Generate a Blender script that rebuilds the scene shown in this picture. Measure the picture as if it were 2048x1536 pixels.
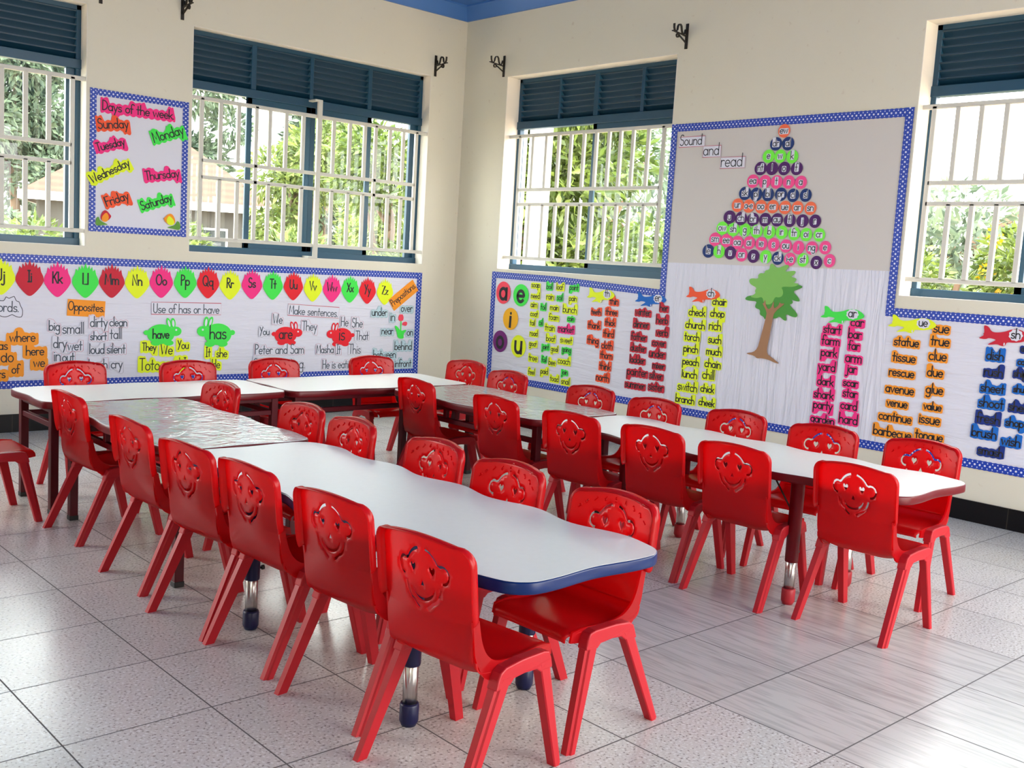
import bpy, bmesh, math, random
from mathutils import Vector, Matrix
from mathutils.geometry import delaunay_2d_cdt

# ------------------------------------------------------------------ clearing
for o in list(bpy.data.objects):
    bpy.data.objects.remove(o, do_unlink=True)
scn = bpy.context.scene
COL = scn.collection
PI = math.pi

# ------------------------------------------------------------------ camera
cam_d = bpy.data.cameras.new('camera')
cam = bpy.data.objects.new('camera', cam_d)
COL.objects.link(cam)
right = Vector((0.73717933, -0.67311527, 0.05901245))
fwd = Vector((0.67478265, 0.72882635, -0.11610567))
up = right.cross(fwd)
cam.matrix_world = Matrix(((right.x, up.x, -fwd.x, -5.69298745), (right.y, up.y, -fwd.y, -6.95784147),
                           (right.z, up.z, -fwd.z, 1.26456889), (0, 0, 0, 1)))
cam_d.sensor_width = 36.0
cam_d.lens = 2073.5226 / 2048 * 36.0
cam_d.clip_start = 0.05
cam_d.clip_end = 300
scn.camera = cam

# ------------------------------------------------------------------ view, world, sun, exposure
scn.view_settings.view_transform = 'Standard'
scn.view_settings.look = 'None'
scn.view_settings.gamma = 1.0
scn.view_settings.use_curve_mapping = False
scn.view_settings.exposure = 2.12
scn.cycles.use_denoising = True
scn.cycles.max_bounces = 10
scn.cycles.diffuse_bounces = 6
scn.cycles.glossy_bounces = 4
scn.cycles.transmission_bounces = 6
scn.cycles.transparent_max_bounces = 16
scn.cycles.sample_clamp_indirect = 8.0
scn.cycles.caustics_reflective = False
scn.cycles.caustics_refractive = False

world = bpy.data.worlds.new('sky')
scn.world = world
world.use_nodes = True
wn = world.node_tree
bg = wn.nodes['Background']
bg.inputs['Color'].default_value = (1.0, 0.99, 0.965, 1)
bg.inputs['Strength'].default_value = 2.6

sd = bpy.data.lights.new('sun', 'SUN')
sd.energy = 2.0
sd.angle = math.radians(4)
sd.color = (1.0, 0.95, 0.86)
sun = bpy.data.objects.new('sun', sd)
COL.objects.link(sun)
sun.rotation_euler = Vector((0.16, -0.58, 0.80)).to_track_quat('Z', 'Y').to_euler()

def portal(name, loc, zdir, sx, sy):
    d = bpy.data.lights.new(name, 'AREA')
    d.shape = 'RECTANGLE'; d.size = sx; d.size_y = sy; d.energy = 1
    d.cycles.is_portal = True
    o = bpy.data.objects.new(name, d); COL.objects.link(o)
    z = Vector(zdir); y = Vector((0, 0, 1)); x = y.cross(z)
    m = Matrix((x, y, z)).transposed().to_4x4(); m.translation = Vector(loc)
    o.matrix_world = m
    return o
# daylight portals in the window openings (light leaves along local -Z, into the room)
portal('daylight_window', (-1.39, 0.24, 1.8), (0, 1, 0), 2.08, 1.2)
portal('daylight_window', (-4.18, 0.24, 1.8), (0, 1, 0), 2.1, 1.2)
portal('daylight_window', (0.28, -1.41, 1.8), (1, 0, 0), 1.75, 1.2)
portal('daylight_window', (0.28, -5.08, 1.8), (1, 0, 0), 2.1, 1.2)
portal('daylight_opening', (-7.025, 0.24, 1.9), (0, 1, 0), 2.55, 2.0)
portal('daylight_opening', (0.28, -8.075, 1.875), (1, 0, 0), 2.65, 1.95)

# ------------------------------------------------------------------ helpers
def lin(c):
    c = c / 255.0
    return c / 12.92 if c <= 0.04045 else ((c + 0.055) / 1.055) ** 2.4
def rgb(r, g, b, gain=1.0):
    return (min(lin(r) * gain, 0.95), min(lin(g) * gain, 0.95), min(lin(b) * gain, 0.95), 1.0)

def new_mat(name, color=(0.8, 0.8, 0.8, 1), rough=0.5, metal=0.0, spec=0.5):
    m = bpy.data.materials.new(name)
    m.use_nodes = True
    b = m.node_tree.nodes['Principled BSDF']
    b.inputs['Base Color'].default_value = color
    b.inputs['Roughness'].default_value = rough
    b.inputs['Metallic'].default_value = metal
    b.inputs['Specular IOR Level'].default_value = spec
    return m
def nd(m, t, **kw):
    n = m.node_tree.nodes.new(t)
    for k, v in kw.items():
        setattr(n, k, v)
    return n
def ln(m, a, b):
    m.node_tree.links.new(a, b)
def bsdf(m):
    return m.node_tree.nodes['Principled BSDF']
def math_n(m, op, a=None, b=None, va=None, vb=None):
    n = nd(m, 'ShaderNodeMath', operation=op)
    if a is not None: ln(m, a, n.inputs[0])
    if b is not None: ln(m, b, n.inputs[1])
    if va is not None: n.inputs[0].default_value = va
    if vb is not None: n.inputs[1].default_value = vb
    return n.outputs[0]
def mix_rgb(m, fac, c1, c2, blend='MIX'):
    n = nd(m, 'ShaderNodeMix', data_type='RGBA', blend_type=blend)
    for s, v in ((n.inputs[0], fac), (n.inputs[6], c1), (n.inputs[7], c2)):
        if hasattr(v, 'is_linked') or hasattr(v, 'links'): ln(m, v, s)
        else: s.default_value = v
    return n.outputs[2]
def add_bump(m, scale=40, strength=0.1, dist=0.01, stretch=(1, 1, 1), detail=3):
    tc = nd(m, 'ShaderNodeTexCoord'); mp = nd(m, 'ShaderNodeMapping')
    mp.inputs['Scale'].default_value = stretch
    ln(m, tc.outputs['Object'], mp.inputs['Vector'])
    nz = nd(m, 'ShaderNodeTexNoise'); nz.inputs['Scale'].default_value = scale; nz.inputs['Detail'].default_value = detail
    ln(m, mp.outputs['Vector'], nz.inputs['Vector'])
    bp = nd(m, 'ShaderNodeBump'); bp.inputs['Strength'].default_value = strength; bp.inputs['Distance'].default_value = dist
    ln(m, nz.outputs['Fac'], bp.inputs['Height'])
    ln(m, bp.outputs['Normal'], bsdf(m).inputs['Normal'])
    return nz

class MB:
    """collects shapes and links them as one mesh object"""
    def __init__(s):
        s.v = []; s.f = []; s.uv = None; s.smooth = []
    def add(s, verts, faces, smooth=False):
        n = len(s.v)
        s.v += [tuple(p) for p in verts]
        s.f += [tuple(i + n for i in f) for f in faces]
        s.smooth += [smooth] * len(faces)
    def box(s, x0, x1, y0, y1, z0, z1):
        if x0 > x1: x0, x1 = x1, x0
        if y0 > y1: y0, y1 = y1, y0
        if z0 > z1: z0, z1 = z1, z0
        s.add([(x0, y0, z0), (x1, y0, z0), (x1, y1, z0), (x0, y1, z0), (x0, y0, z1), (x1, y0, z1), (x1, y1, z1), (x0, y1, z1)],
              [(0, 3, 2, 1), (4, 5, 6, 7), (0, 1, 5, 4), (1, 2, 6, 5), (2, 3, 7, 6), (3, 0, 4, 7)])
    def loft(s, rings, cap=True, smooth=False, closed=True):
        n = len(rings[0]); vs = [p for r in rings for p in r]; fs = []
        for i in range(len(rings) - 1):
            for j in range(n if closed else n - 1):
                k = (j + 1) % n
                fs.append((i * n + j, i * n + k, (i + 1) * n + k, (i + 1) * n + j))
        s.add(vs, fs, smooth)
        if cap and closed:
            m = len(s.v) - len(vs)
            s.f.append(tuple(m + j for j in reversed(range(n)))); s.smooth.append(False)
            s.f.append(tuple(m + (len(rings) - 1) * n + j for j in range(n))); s.smooth.append(False)
    def tube(s, pts, rad, seg=10, smooth=True, cap=True):
        pts = [Vector(p) for p in pts]
        rs = rad if isinstance(rad, (list, tuple)) else [rad] * len(pts)
        rings = []; prev = None
        for i, p in enumerate(pts):
            t = (pts[min(i + 1, len(pts) - 1)] - pts[max(i - 1, 0)]).normalized()
            a = prev if prev is not None else (Vector((0, 0, 1)) if abs(t.z) < 0.9 else Vector((1, 0, 0)))
            x = (a - t * a.dot(t)).normalized(); y = t.cross(x); prev = x
            rings.append([p + (x * math.cos(2 * PI * k / seg) + y * math.sin(2 * PI * k / seg)) * rs[i] for k in range(seg)])
        s.loft(rings, cap, smooth)
    def lathe(s, prof, seg=24, cx=0, cy=0):
        rings = [[(cx + r * math.cos(2 * PI * k / seg), cy + r * math.sin(2 * PI * k / seg), z) for k in range(seg)] for r, z in prof]
        s.loft(rings, True, True)
    def prism(s, poly, z0, z1, sides=True, bottom=True):
        n = len(poly)
        s.add([(x, y, z0) for x, y in poly] + [(x, y, z1) for x, y in poly],
              ([tuple(reversed(range(n)))] if bottom else []) + [tuple(range(n, 2 * n))] +
              ([(i, (i + 1) % n, n + (i + 1) % n, n + i) for i in range(n)] if sides else []))
    def build(s, name, mat, parent=None, matrix=None, auto=None):
        me = bpy.data.meshes.new(name)
        me.from_pydata(s.v, [], s.f)
        me.validate()
        if len(me.polygons) == len(s.smooth):
            me.polygons.foreach_set('use_smooth', s.smooth)
        if mat is not None:
            for mm in (mat if isinstance(mat, (list, tuple)) else [mat]): me.materials.append(mm)
        me.update()
        o = bpy.data.objects.new(name, me); COL.objects.link(o)
        if parent is not None: o.parent = parent
        if matrix is not None: o.matrix_world = matrix
        return o

def tag(o, label=None, cat=None, group=None, kind=None):
    if label: o['label'] = label
    if cat: o['category'] = cat
    if group: o['group'] = group
    if kind: o['kind'] = kind
    return o
def empty(name, loc=(0, 0, 0), rz=0.0):
    o = bpy.data.objects.new(name, None)
    o.empty_display_size = 0.05
    COL.objects.link(o); o.location = loc; o.rotation_euler = (0, 0, rz)
    return o
def copy_tree(o, parent=None):
    c = o.copy(); COL.objects.link(c); c.parent = parent
    for ch in list(o.children):
        copy_tree(ch, c)
    return c
def bevel(o, w=0.003, seg=2, angle=30):
    b = o.modifiers.new('bevel', 'BEVEL'); b.width = w; b.segments = seg; b.limit_method = 'ANGLE'; b.angle_limit = math.radians(angle)
    return o

# ------------------------------------------------------------------ materials
def wall_material():
    m = new_mat('cream_plaster', (0.72, 0.70, 0.60, 1), 0.62, spec=0.3)
    tc = nd(m, 'ShaderNodeTexCoord')
    n1 = nd(m, 'ShaderNodeTexNoise'); n1.inputs['Scale'].default_value = 1.3; n1.inputs['Detail'].default_value = 4
    n2 = nd(m, 'ShaderNodeTexNoise'); n2.inputs['Scale'].default_value = 22; n2.inputs['Detail'].default_value = 5
    ln(m, tc.outputs['Object'], n1.inputs['Vector']); ln(m, tc.outputs['Object'], n2.inputs['Vector'])
    c = mix_rgb(m, n1.outputs['Fac'], (0.73, 0.685, 0.545, 1), (0.78, 0.745, 0.62, 1))
    r = nd(m, 'ShaderNodeValToRGB'); r.color_ramp.elements[0].position = 0.66; r.color_ramp.elements[1].position = 0.78
    ln(m, n2.outputs['Fac'], r.inputs['Fac'])
    c = mix_rgb(m, r.outputs['Color'], c, (0.66, 0.59, 0.46, 1))
    ln(m, c, bsdf(m).inputs['Base Color'])
    bp = nd(m, 'ShaderNodeBump'); bp.inputs['Strength'].default_value = 0.12; bp.inputs['Distance'].default_value = 0.01
    ln(m, n2.outputs['Fac'], bp.inputs['Height']); ln(m, bp.outputs['Normal'], bsdf(m).inputs['Normal'])
    return m
M = {}
M['wall'] = wall_material()
M['reveal'] = new_mat('white_reveal_plaster', (0.80, 0.76, 0.68, 1), 0.7, spec=0.2); add_bump(M['reveal'], 30, 0.25, 0.01)
M['ceiling'] = new_mat('blue_ceiling_paint', rgb(54, 102, 168, 1.25), 0.6)
M['cornice'] = new_mat('blue_cornice_paint', rgb(58, 106, 172, 1.25), 0.5)
def skirting_material():
    m = new_mat('black_skirting_tile', (0.012, 0.012, 0.014, 1), 0.3, spec=0.2)
    tc = nd(m, 'ShaderNodeTexCoord'); sx = nd(m, 'ShaderNodeSeparateXYZ'); ln(m, tc.outputs['Object'], sx.inputs[0])
    a = math_n(m, 'ADD', sx.outputs[0], sx.outputs[1])
    f = math_n(m, 'FRACT', math_n(m, 'DIVIDE', a, vb=0.4))
    j = math_n(m, 'LESS_THAN', f, vb=0.012)
    nz = nd(m, 'ShaderNodeTexNoise'); nz.inputs['Scale'].default_value = 9; ln(m, tc.outputs['Object'], nz.inputs['Vector'])
    s = math_n(m, 'GREATER_THAN', nz.outputs['Fac'], vb=0.80)
    c = mix_rgb(m, j, (0.006, 0.006, 0.007, 1), (0.04, 0.035, 0.025, 1))
    c = mix_rgb(m, s, c, (0.25, 0.24, 0.2, 1))
    ln(m, c, bsdf(m).inputs['Base Color'])
    return m
M['skirt'] = skirting_material()

def floor_material():
    m = new_mat('grey_speckled_floor_tiles', (0.5, 0.48, 0.46, 1), 0.22, spec=0.55)
    tc = nd(m, 'ShaderNodeTexCoord'); sx = nd(m, 'ShaderNodeSeparateXYZ'); ln(m, tc.outputs['Object'], sx.inputs[0])
    U = math_n(m, 'DIVIDE', math_n(m, 'SUBTRACT', sx.outputs[0], vb=-3.6043), vb=0.4)       # along +x
    V = math_n(m, 'DIVIDE', math_n(m, 'SUBTRACT', sx.outputs[1], vb=-5.2289), vb=-0.4014)   # along -y
    fu = math_n(m, 'FRACT', U); fv = math_n(m, 'FRACT', V)
    def edge(f):
        a = math_n(m, 'ABSOLUTE', math_n(m, 'SUBTRACT', f, vb=0.5))
        return math_n(m, 'GREATER_THAN', a, vb=0.4945)
    grout = math_n(m, 'MAXIMUM', edge(fu), edge(fv))
    # wood-look tiles: a rectangle of cells
    iu = math_n(m, 'FLOOR', U); iv = math_n(m, 'FLOOR', V)
    def rng(v, lo, hi):
        return math_n(m, 'MULTIPLY', math_n(m, 'GREATER_THAN', v, vb=lo - 0.5), math_n(m, 'LESS_THAN', v, vb=hi + 0.5))
    wood = math_n(m, 'MULTIPLY', rng(iu, 1, 3), rng(iv, -2, 2))
    # per tile tone
    cx = nd(m, 'ShaderNodeCombineXYZ'); ln(m, iu, cx.inputs[0]); ln(m, iv, cx.inputs[1])
    wn_ = nd(m, 'ShaderNodeTexWhiteNoise', noise_dimensions='3D'); ln(m, cx.outputs[0], wn_.inputs['Vector'])
    tone = math_n(m, 'MULTIPLY_ADD', wn_.outputs['Value'], vb=0.10); tone.node.inputs[2].default_value = 0.95
    # terrazzo
    nz = nd(m, 'ShaderNodeTexNoise'); nz.inputs['Scale'].default_value = 4.5; nz.inputs['Detail'].default_value = 6; ln(m, tc.outputs['Object'], nz.inputs['Vector'])
    base = mix_rgb(m, nz.outputs['Fac'], (0.53, 0.505, 0.465, 1), (0.66, 0.63, 0.585, 1))
    n2 = nd(m, 'ShaderNodeTexNoise'); n2.inputs['Scale'].default_value = 120; n2.inputs['Detail'].default_value = 2; n2.inputs['Roughness'].default_value = 0.4
    ln(m, tc.outputs['Object'], n2.inputs['Vector'])
    dark = nd(m, 'ShaderNodeValToRGB'); dark.color_ramp.elements[0].position = 0.60; dark.color_ramp.elements[1].position = 0.66
    ln(m, n2.outputs['Fac'], dark.inputs['Fac'])
    lite = nd(m, 'ShaderNodeValToRGB'); lite.color_ramp.elements[0].position = 0.36; lite.color_ramp.elements[1].position = 0.42
    ln(m, n2.outputs['Fac'], lite.inputs['Fac'])
    b2 = mix_rgb(m, lite.outputs['Color'], (0.72, 0.71, 0.68, 1), base)
    terr = mix_rgb(m, dark.outputs['Color'], b2, (0.30, 0.27, 0.25, 1))
    # wood look
    mp = nd(m, 'ShaderNodeMapping'); mp.inputs['Scale'].default_value = (26, 2.2, 1); ln(m, tc.outputs['Object'], mp.inputs['Vector'])
    ofs = nd(m, 'ShaderNodeVectorMath', operation='ADD'); ln(m, mp.outputs['Vector'], ofs.inputs[0]); ln(m, wn_.outputs['Color'], ofs.inputs[1])
    wz = nd(m, 'ShaderNodeTexNoise'); wz.inputs['Scale'].default_value = 1.6; wz.inputs['Detail'].default_value = 6; wz.inputs['Distortion'].default_value = 1.2
    ln(m, ofs.outputs[0], wz.inputs['Vector'])
    wr = nd(m, 'ShaderNodeValToRGB')
    e = wr.color_ramp.elements; e[0].position = 0.26; e[0].color = (0.38, 0.36, 0.335, 1); e[1].position = 0.56; e[1].color = (0.58, 0.555, 0.515, 1)
    ln(m, wz.outputs['Fac'], wr.inputs['Fac'])
    c = mix_rgb(m, wood, terr, wr.outputs['Color'])
    mt = nd(m, 'ShaderNodeMix', data_type='RGBA', blend_type='MULTIPLY'); mt.inputs[0].default_value = 1
    ln(m, c, mt.inputs[6]); ln(m, tone, mt.inputs[7])
    c = mix_rgb(m, grout, mt.outputs[2], (0.10, 0.09, 0.085, 1))
    ln(m, c, bsdf(m).inputs['Base Color'])
    rg = nd(m, 'ShaderNodeMapRange'); ln(m, nz.outputs['Fac'], rg.inputs[0]); rg.inputs[3].default_value = 0.18; rg.inputs[4].default_value = 0.30
    r2 = math_n(m, 'MAXIMUM', rg.outputs[0], math_n(m, 'MULTIPLY', grout, vb=0.8))
    ln(m, r2, bsdf(m).inputs['Roughness'])
    bp = nd(m, 'ShaderNodeBump', invert=True); bp.inputs['Strength'].default_value = 0.4; bp.inputs['Distance'].default_value = 0.003
    ln(m, grout, bp.inputs['Height']); ln(m, bp.outputs['Normal'], bsdf(m).inputs['Normal'])
    return m
M['floor'] = floor_material()

def red_plastic():
    m = new_mat('red_translucent_plastic', (0.52, 0.008, 0.014, 1), 0.26, spec=0.5)
    tr = nd(m, 'ShaderNodeBsdfTranslucent'); tr.inputs['Color'].default_value = (0.95, 0.02, 0.02, 1)
    mx = nd(m, 'ShaderNodeMixShader'); mx.inputs[0].default_value = 0.6
    out = m.node_tree.nodes['Material Output']
    ln(m, bsdf(m).outputs[0], mx.inputs[1]); ln(m, tr.outputs[0], mx.inputs[2]); ln(m, mx.outputs[0], out.inputs['Surface'])
    add_bump(m, 18, 0.02, 0.01)
    return m
M['red'] = red_plastic()
M['redleg'] = new_mat('red_leg_plastic', (0.44, 0.010, 0.018, 1), 0.42, spec=0.3)
def laminate():
    m = new_mat('white_laminate', (0.72, 0.72, 0.68, 1), 0.34, spec=0.45)
    nz = add_bump(m, 60, 0.015, 0.01)
    c = mix_rgb(m, nz.outputs['Fac'], (0.78, 0.755, 0.69, 1), (0.83, 0.80, 0.735, 1))
    ln(m, c, bsdf(m).inputs['Base Color'])
    return m
M['laminate'] = laminate()
M['blue_edge'] = new_mat('blue_edge_band', rgb(4, 34, 88), 0.3, spec=0.3)
M['maroon_edge'] = new_mat('maroon_edge_band', rgb(98, 7, 18), 0.34, spec=0.3)
M['maroon_paint'] = new_mat('maroon_metal_paint', rgb(80, 7, 20), 0.38, spec=0.3)
M['navy'] = new_mat('navy_plastic', rgb(6, 9, 58), 0.4)
M['red_cap'] = new_mat('red_rubber_cap', rgb(160, 24, 36), 0.45)
M['chrome'] = new_mat('chrome_tube', (0.62, 0.60, 0.58, 1), 0.24, metal=1.0)
M['black'] = new_mat('black_rubber', (0.012, 0.012, 0.012, 1), 0.5)
M['teal'] = new_mat('dark_teal_paint', rgb(17, 66, 92, 1.0), 0.38)
M['slat'] = new_mat('dark_teal_slat_paint', rgb(13, 52, 74, 1.0), 0.4)
M['grille'] = new_mat('cream_grille_paint', (0.66, 0.64, 0.56, 1), 0.45)
M['iron'] = new_mat('dark_iron', (0.018, 0.014, 0.010, 1), 0.5, metal=0.3)

def glass():
    m = bpy.data.materials.new('window_glass'); m.use_nodes = True
    nt = m.node_tree; nt.nodes.remove(bsdf(m)); out = nt.nodes['Material Output']
    t = nd(m, 'ShaderNodeBsdfTransparent'); t.inputs['Color'].default_value = (0.93, 0.97, 0.96, 1)
    g = nd(m, 'ShaderNodeBsdfGlossy'); g.inputs['Roughness'].default_value = 0.01
    f = nd(m, 'ShaderNodeFresnel'); f.inputs['IOR'].default_value = 1.5
    mx = nd(m, 'ShaderNodeMixShader')
    ge = nd(m, 'ShaderNodeNewGeometry')      # one reflection per sheet: none on the inner faces
    ln(m, math_n(m, 'MULTIPLY', f.outputs[0], math_n(m, 'SUBTRACT', b=ge.outputs['Backfacing'], va=1.0)), mx.inputs[0]); ln(m, t.outputs[0], mx.inputs[1]); ln(m, g.outputs[0], mx.inputs[2]); ln(m, mx.outputs[0], out.inputs['Surface'])
    return m
M['glass'] = glass()
def film():
    m = bpy.data.materials.new('clear_plastic_film'); m.use_nodes = True
    nt = m.node_tree; nt.nodes.remove(bsdf(m)); out = nt.nodes['Material Output']
    t = nd(m, 'ShaderNodeBsdfTransparent'); t.inputs['Color'].default_value = (0.94, 0.96, 0.96, 1)
    g = nd(m, 'ShaderNodeBsdfGlossy'); g.inputs['Roughness'].default_value = 0.06
    tc = nd(m, 'ShaderNodeTexCoord')
    nz = nd(m, 'ShaderNodeTexNoise'); nz.inputs['Scale'].default_value = 14; nz.inputs['Detail'].default_value = 4; nz.inputs['Distortion'].default_value = 1.5
    ln(m, tc.outputs['Object'], nz.inputs['Vector'])
    bp = nd(m, 'ShaderNodeBump'); bp.inputs['Strength'].default_value = 0.5; bp.inputs['Distance'].default_value = 0.012
    ln(m, nz.outputs['Fac'], bp.inputs['Height']); ln(m, bp.outputs['Normal'], g.inputs['Normal'])
    f = nd(m, 'ShaderNodeFresnel'); f.inputs['IOR'].default_value = 1.5; ln(m, bp.outputs['Normal'], f.inputs['Normal'])
    mx = nd(m, 'ShaderNodeMixShader')
    ge = nd(m, 'ShaderNodeNewGeometry')      # one reflection per sheet: none on the inner faces
    ln(m, math_n(m, 'MULTIPLY', f.outputs[0], math_n(m, 'SUBTRACT', b=ge.outputs['Backfacing'], va=1.0)), mx.inputs[0]); ln(m, t.outputs[0], mx.inputs[1]); ln(m, g.outputs[0], mx.inputs[2]); ln(m, mx.outputs[0], out.inputs['Surface'])
    return m
M['film'] = film()

G = 1.22   # photographed paper colours are darker than the paper itself
PAPER = {'yel': (214, 232, 38), 'grn': (66, 214, 76), 'ored': (248, 84, 48), 'crm': (186, 36, 54), 'pnk': (234, 48, 124), 'org': (255, 142, 40),
         'blu': (24, 96, 178), 'nvy': (26, 48, 120), 'prp': (110, 40, 110), 'rose': (236, 70, 88), 'amb': (248, 168, 36), 'wht': (206, 206, 216),
         'pbl': (176, 200, 208), 'red': (216, 34, 46), 'cor': (250, 106, 72), 'cnv': (26, 50, 104), 'cgr': (112, 226, 66), 'cpu': (74, 30, 92), 'cpk': (246, 74, 136)}
def paper(key):
    k = 'paper_' + key
    if k not in M:
        M[k] = new_mat('paper_' + key, rgb(*PAPER[key], G), 0.6, spec=0.25)
        add_bump(M[k], 12, 0.05, 0.01)
    return M[k]
M['ink'] = new_mat('black_marker_ink', (0.012, 0.012, 0.018, 1), 0.6)
M['greyink'] = new_mat('grey_marker_ink', (0.07, 0.09, 0.12, 1), 0.6)
M['pencil'] = new_mat('pencil_line', (0.30, 0.29, 0.30, 1), 0.7)
M['redpen'] = new_mat('red_pen_line', (0.55, 0.14, 0.18, 1), 0.7)
def cloth(name, vert, strength):
    m = new_mat(name, (0.75, 0.75, 0.83, 1), 0.75, spec=0.2)
    tc = nd(m, 'ShaderNodeTexCoord'); mp = nd(m, 'ShaderNodeMapping')
    mp.inputs['Scale'].default_value = (9, 0.7, 1) if vert else (1.2, 9, 1)
    ln(m, tc.outputs['Object'], mp.inputs['Vector'])
    nz = nd(m, 'ShaderNodeTexNoise'); nz.inputs['Scale'].default_value = 2.2; nz.inputs['Detail'].default_value = 3; nz.inputs['Distortion'].default_value = 0.8
    ln(m, mp.outputs['Vector'], nz.inputs['Vector'])
    bp = nd(m, 'ShaderNodeBump'); bp.inputs['Strength'].default_value = strength; bp.inputs['Distance'].default_value = 0.02
    ln(m, nz.outputs['Fac'], bp.inputs['Height']); ln(m, bp.outputs['Normal'], bsdf(m).inputs['Normal'])
    return m
M['cloth'] = cloth('white_backing_cloth', False, 0.6)
M['clothv'] = cloth('white_pleated_cloth', True, 1.0)
M['upper'] = new_mat('beige_backing_paper', (0.66, 0.62, 0.58, 1), 0.7, spec=0.2)
M['white_card'] = new_mat('white_card', (0.72, 0.72, 0.80, 1), 0.55)
def polka():
    m = new_mat('blue_polka_dot_paper', rgb(16, 48, 165), 0.45)
    uv = nd(m, 'ShaderNodeUVMap'); sx = nd(m, 'ShaderNodeSeparateXYZ'); ln(m, uv.outputs[0], sx.inputs[0])
    def dots(uo, vo, r, pv):
        a = math_n(m, 'SUBTRACT', math_n(m, 'FRACT', math_n(m, 'ADD', sx.outputs[0], vb=uo)), vb=0.5)
        v = math_n(m, 'SUBTRACT', sx.outputs[1], vb=vo)
        v = math_n(m, 'ABSOLUTE', v)
        v = math_n(m, 'SUBTRACT', v, vb=pv)
        d = math_n(m, 'SQRT', math_n(m, 'ADD', math_n(m, 'MULTIPLY', a, a), math_n(m, 'MULTIPLY', v, v)))
        return math_n(m, 'LESS_THAN', d, vb=r)
    d = math_n(m, 'MAXIMUM', dots(0, 0, 0.20, 0.0), dots(0.5, 0, 0.12, 0.52))
    c = mix_rgb(m, d, rgb(8, 58, 168, 1.05), (0.75, 0.78, 0.9, 1))
    ln(m, c, bsdf(m).inputs['Base Color'])
    return m
M['polka'] = polka()

# ------------------------------------------------------------------ wall frames: (a, z, d) -> world; a runs left to right as seen from the room
def WP(w, a, z, d):
    return Vector((a, d, z)) if w == 'A' else Vector((d, -a, z))
def WM(w, a, z, d=0.0, rot=0.0):
    """matrix whose local X is along the wall (rightwards), Y up, Z into the room"""
    if w == 'A': m = Matrix(((1, 0, 0), (0, 0, -1), (0, 1, 0))).to_4x4()
    else: m = Matrix(((0, 0, -1), (-1, 0, 0), (0, 1, 0))).to_4x4()
    m = m @ Matrix.Rotation(rot, 4, 'Z')
    m.translation = WP(w, a, z, d)
    return m
def wbox(mb, w, a0, a1, z0, z1, d0, d1):
    p = WP(w, a0, z0, d0); q = WP(w, a1, z1, d1)
    mb.box(p.x, q.x, p.y, q.y, p.z, q.z)

# ------------------------------------------------------------------ room shell
ZC = 3.345      # ceiling
FX0, FY0 = -8.4, -9.8
W1 = (-5.22, -3.135); W2 = (-2.420, -0.355)          # openings on the back wall (x)
W3 = (0.540, 2.277); W4 = (4.036, 6.10)               # openings on the right wall (-y)
ZS, ZT = 1.205, 2.748
def wall_mesh(name, w, a0, a1, z0, z1, d0, d1, holes, mat):
    As = sorted({a0, a1, *[h[0] for h in holes], *[h[1] for h in holes]})
    Zs = sorted({z0, z1, *[h[2] for h in holes], *[h[3] for h in holes]})
    mb = MB()
    for i in range(len(As) - 1):
        for j in range(len(Zs) - 1):
            am, zm = (As[i] + As[i + 1]) / 2, (Zs[j] + Zs[j + 1]) / 2
            if any(h[0] < am < h[1] and h[2] < zm < h[3] for h in holes): continue
            wbox(mb, w, As[i], As[i + 1], Zs[j], Zs[j + 1], d0, d1)
    return tag(mb.build(name, mat), kind='structure')
wall_mesh('wall_back', 'A', FX0, 0.26, -0.0, ZC, 0.0, 0.22, [(-8.3, -5.75, 0.9, 2.9), (W1[0], W1[1], ZS, ZT), (W2[0], W2[1], ZS, ZT)], M['wall'])
wall_mesh('wall_right', 'B', 0.0, -FY0, -0.0, ZC, 0.0, 0.26, [(W3[0], W3[1], ZS, ZT), (W4[0], W4[1], ZS, ZT), (6.75, 9.4, 0.9, 2.85)], M['wall'])
# walls behind the camera, unseen, with openings added and sized to light the room
mb = MB()
def far_wall(name, xside, a0, a1, holes):
    mb = MB()
    As = sorted({a0, a1, *[h[0] for h in holes], *[h[1] for h in holes]}); Zs = sorted({0, ZC, *[h[2] for h in holes], *[h[3] for h in holes]})
    for i in range(len(As) - 1):
        for j in range(len(Zs) - 1):
            am, zm = (As[i] + As[i + 1]) / 2, (Zs[j] + Zs[j + 1]) / 2
            if any(h[0] < am < h[1] and h[2] < zm < h[3] for h in holes): continue
            if xside: mb.box(FX0 - 0.22, FX0, As[i], As[i + 1], Zs[j], Zs[j + 1])
            else: mb.box(As[i], As[i + 1], FY0 - 0.22, FY0, Zs[j], Zs[j + 1])
    return tag(mb.build(name, M['wall']), kind='structure')
LH = [(-9.4, -8.3, 0.9, 2.9)]
FH = [(-4.0, -0.4, 0.0, 2.9)]
far_wall('wall_left', True, FY0 - 0.22, 0.0, LH)
far_wall('wall_front', False, FX0, 0.26, FH)
for h in LH: portal('daylight_opening', (FX0 - 0.24, (h[0] + h[1]) / 2, (h[2] + h[3]) / 2), (-1, 0, 0), h[1] - h[0], h[3] - h[2])
for h in FH: portal('daylight_opening', ((h[0] + h[1]) / 2, FY0 - 0.24, (h[2] + h[3]) / 2), (0, -1, 0), h[1] - h[0], h[3] - h[2])

mb = MB(); mb.box(FX0 - 0.22, 0.26, FY0 - 0.22, 0.22, -0.12, 0.0); tag(mb.build('floor', M['floor']), kind='structure')
mb = MB(); mb.box(FX0 - 0.5, 0.55, FY0 - 0.5, 0.5, ZC, ZC + 0.14); tag(mb.build('ceiling', M['ceiling']), kind='structure')
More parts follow.
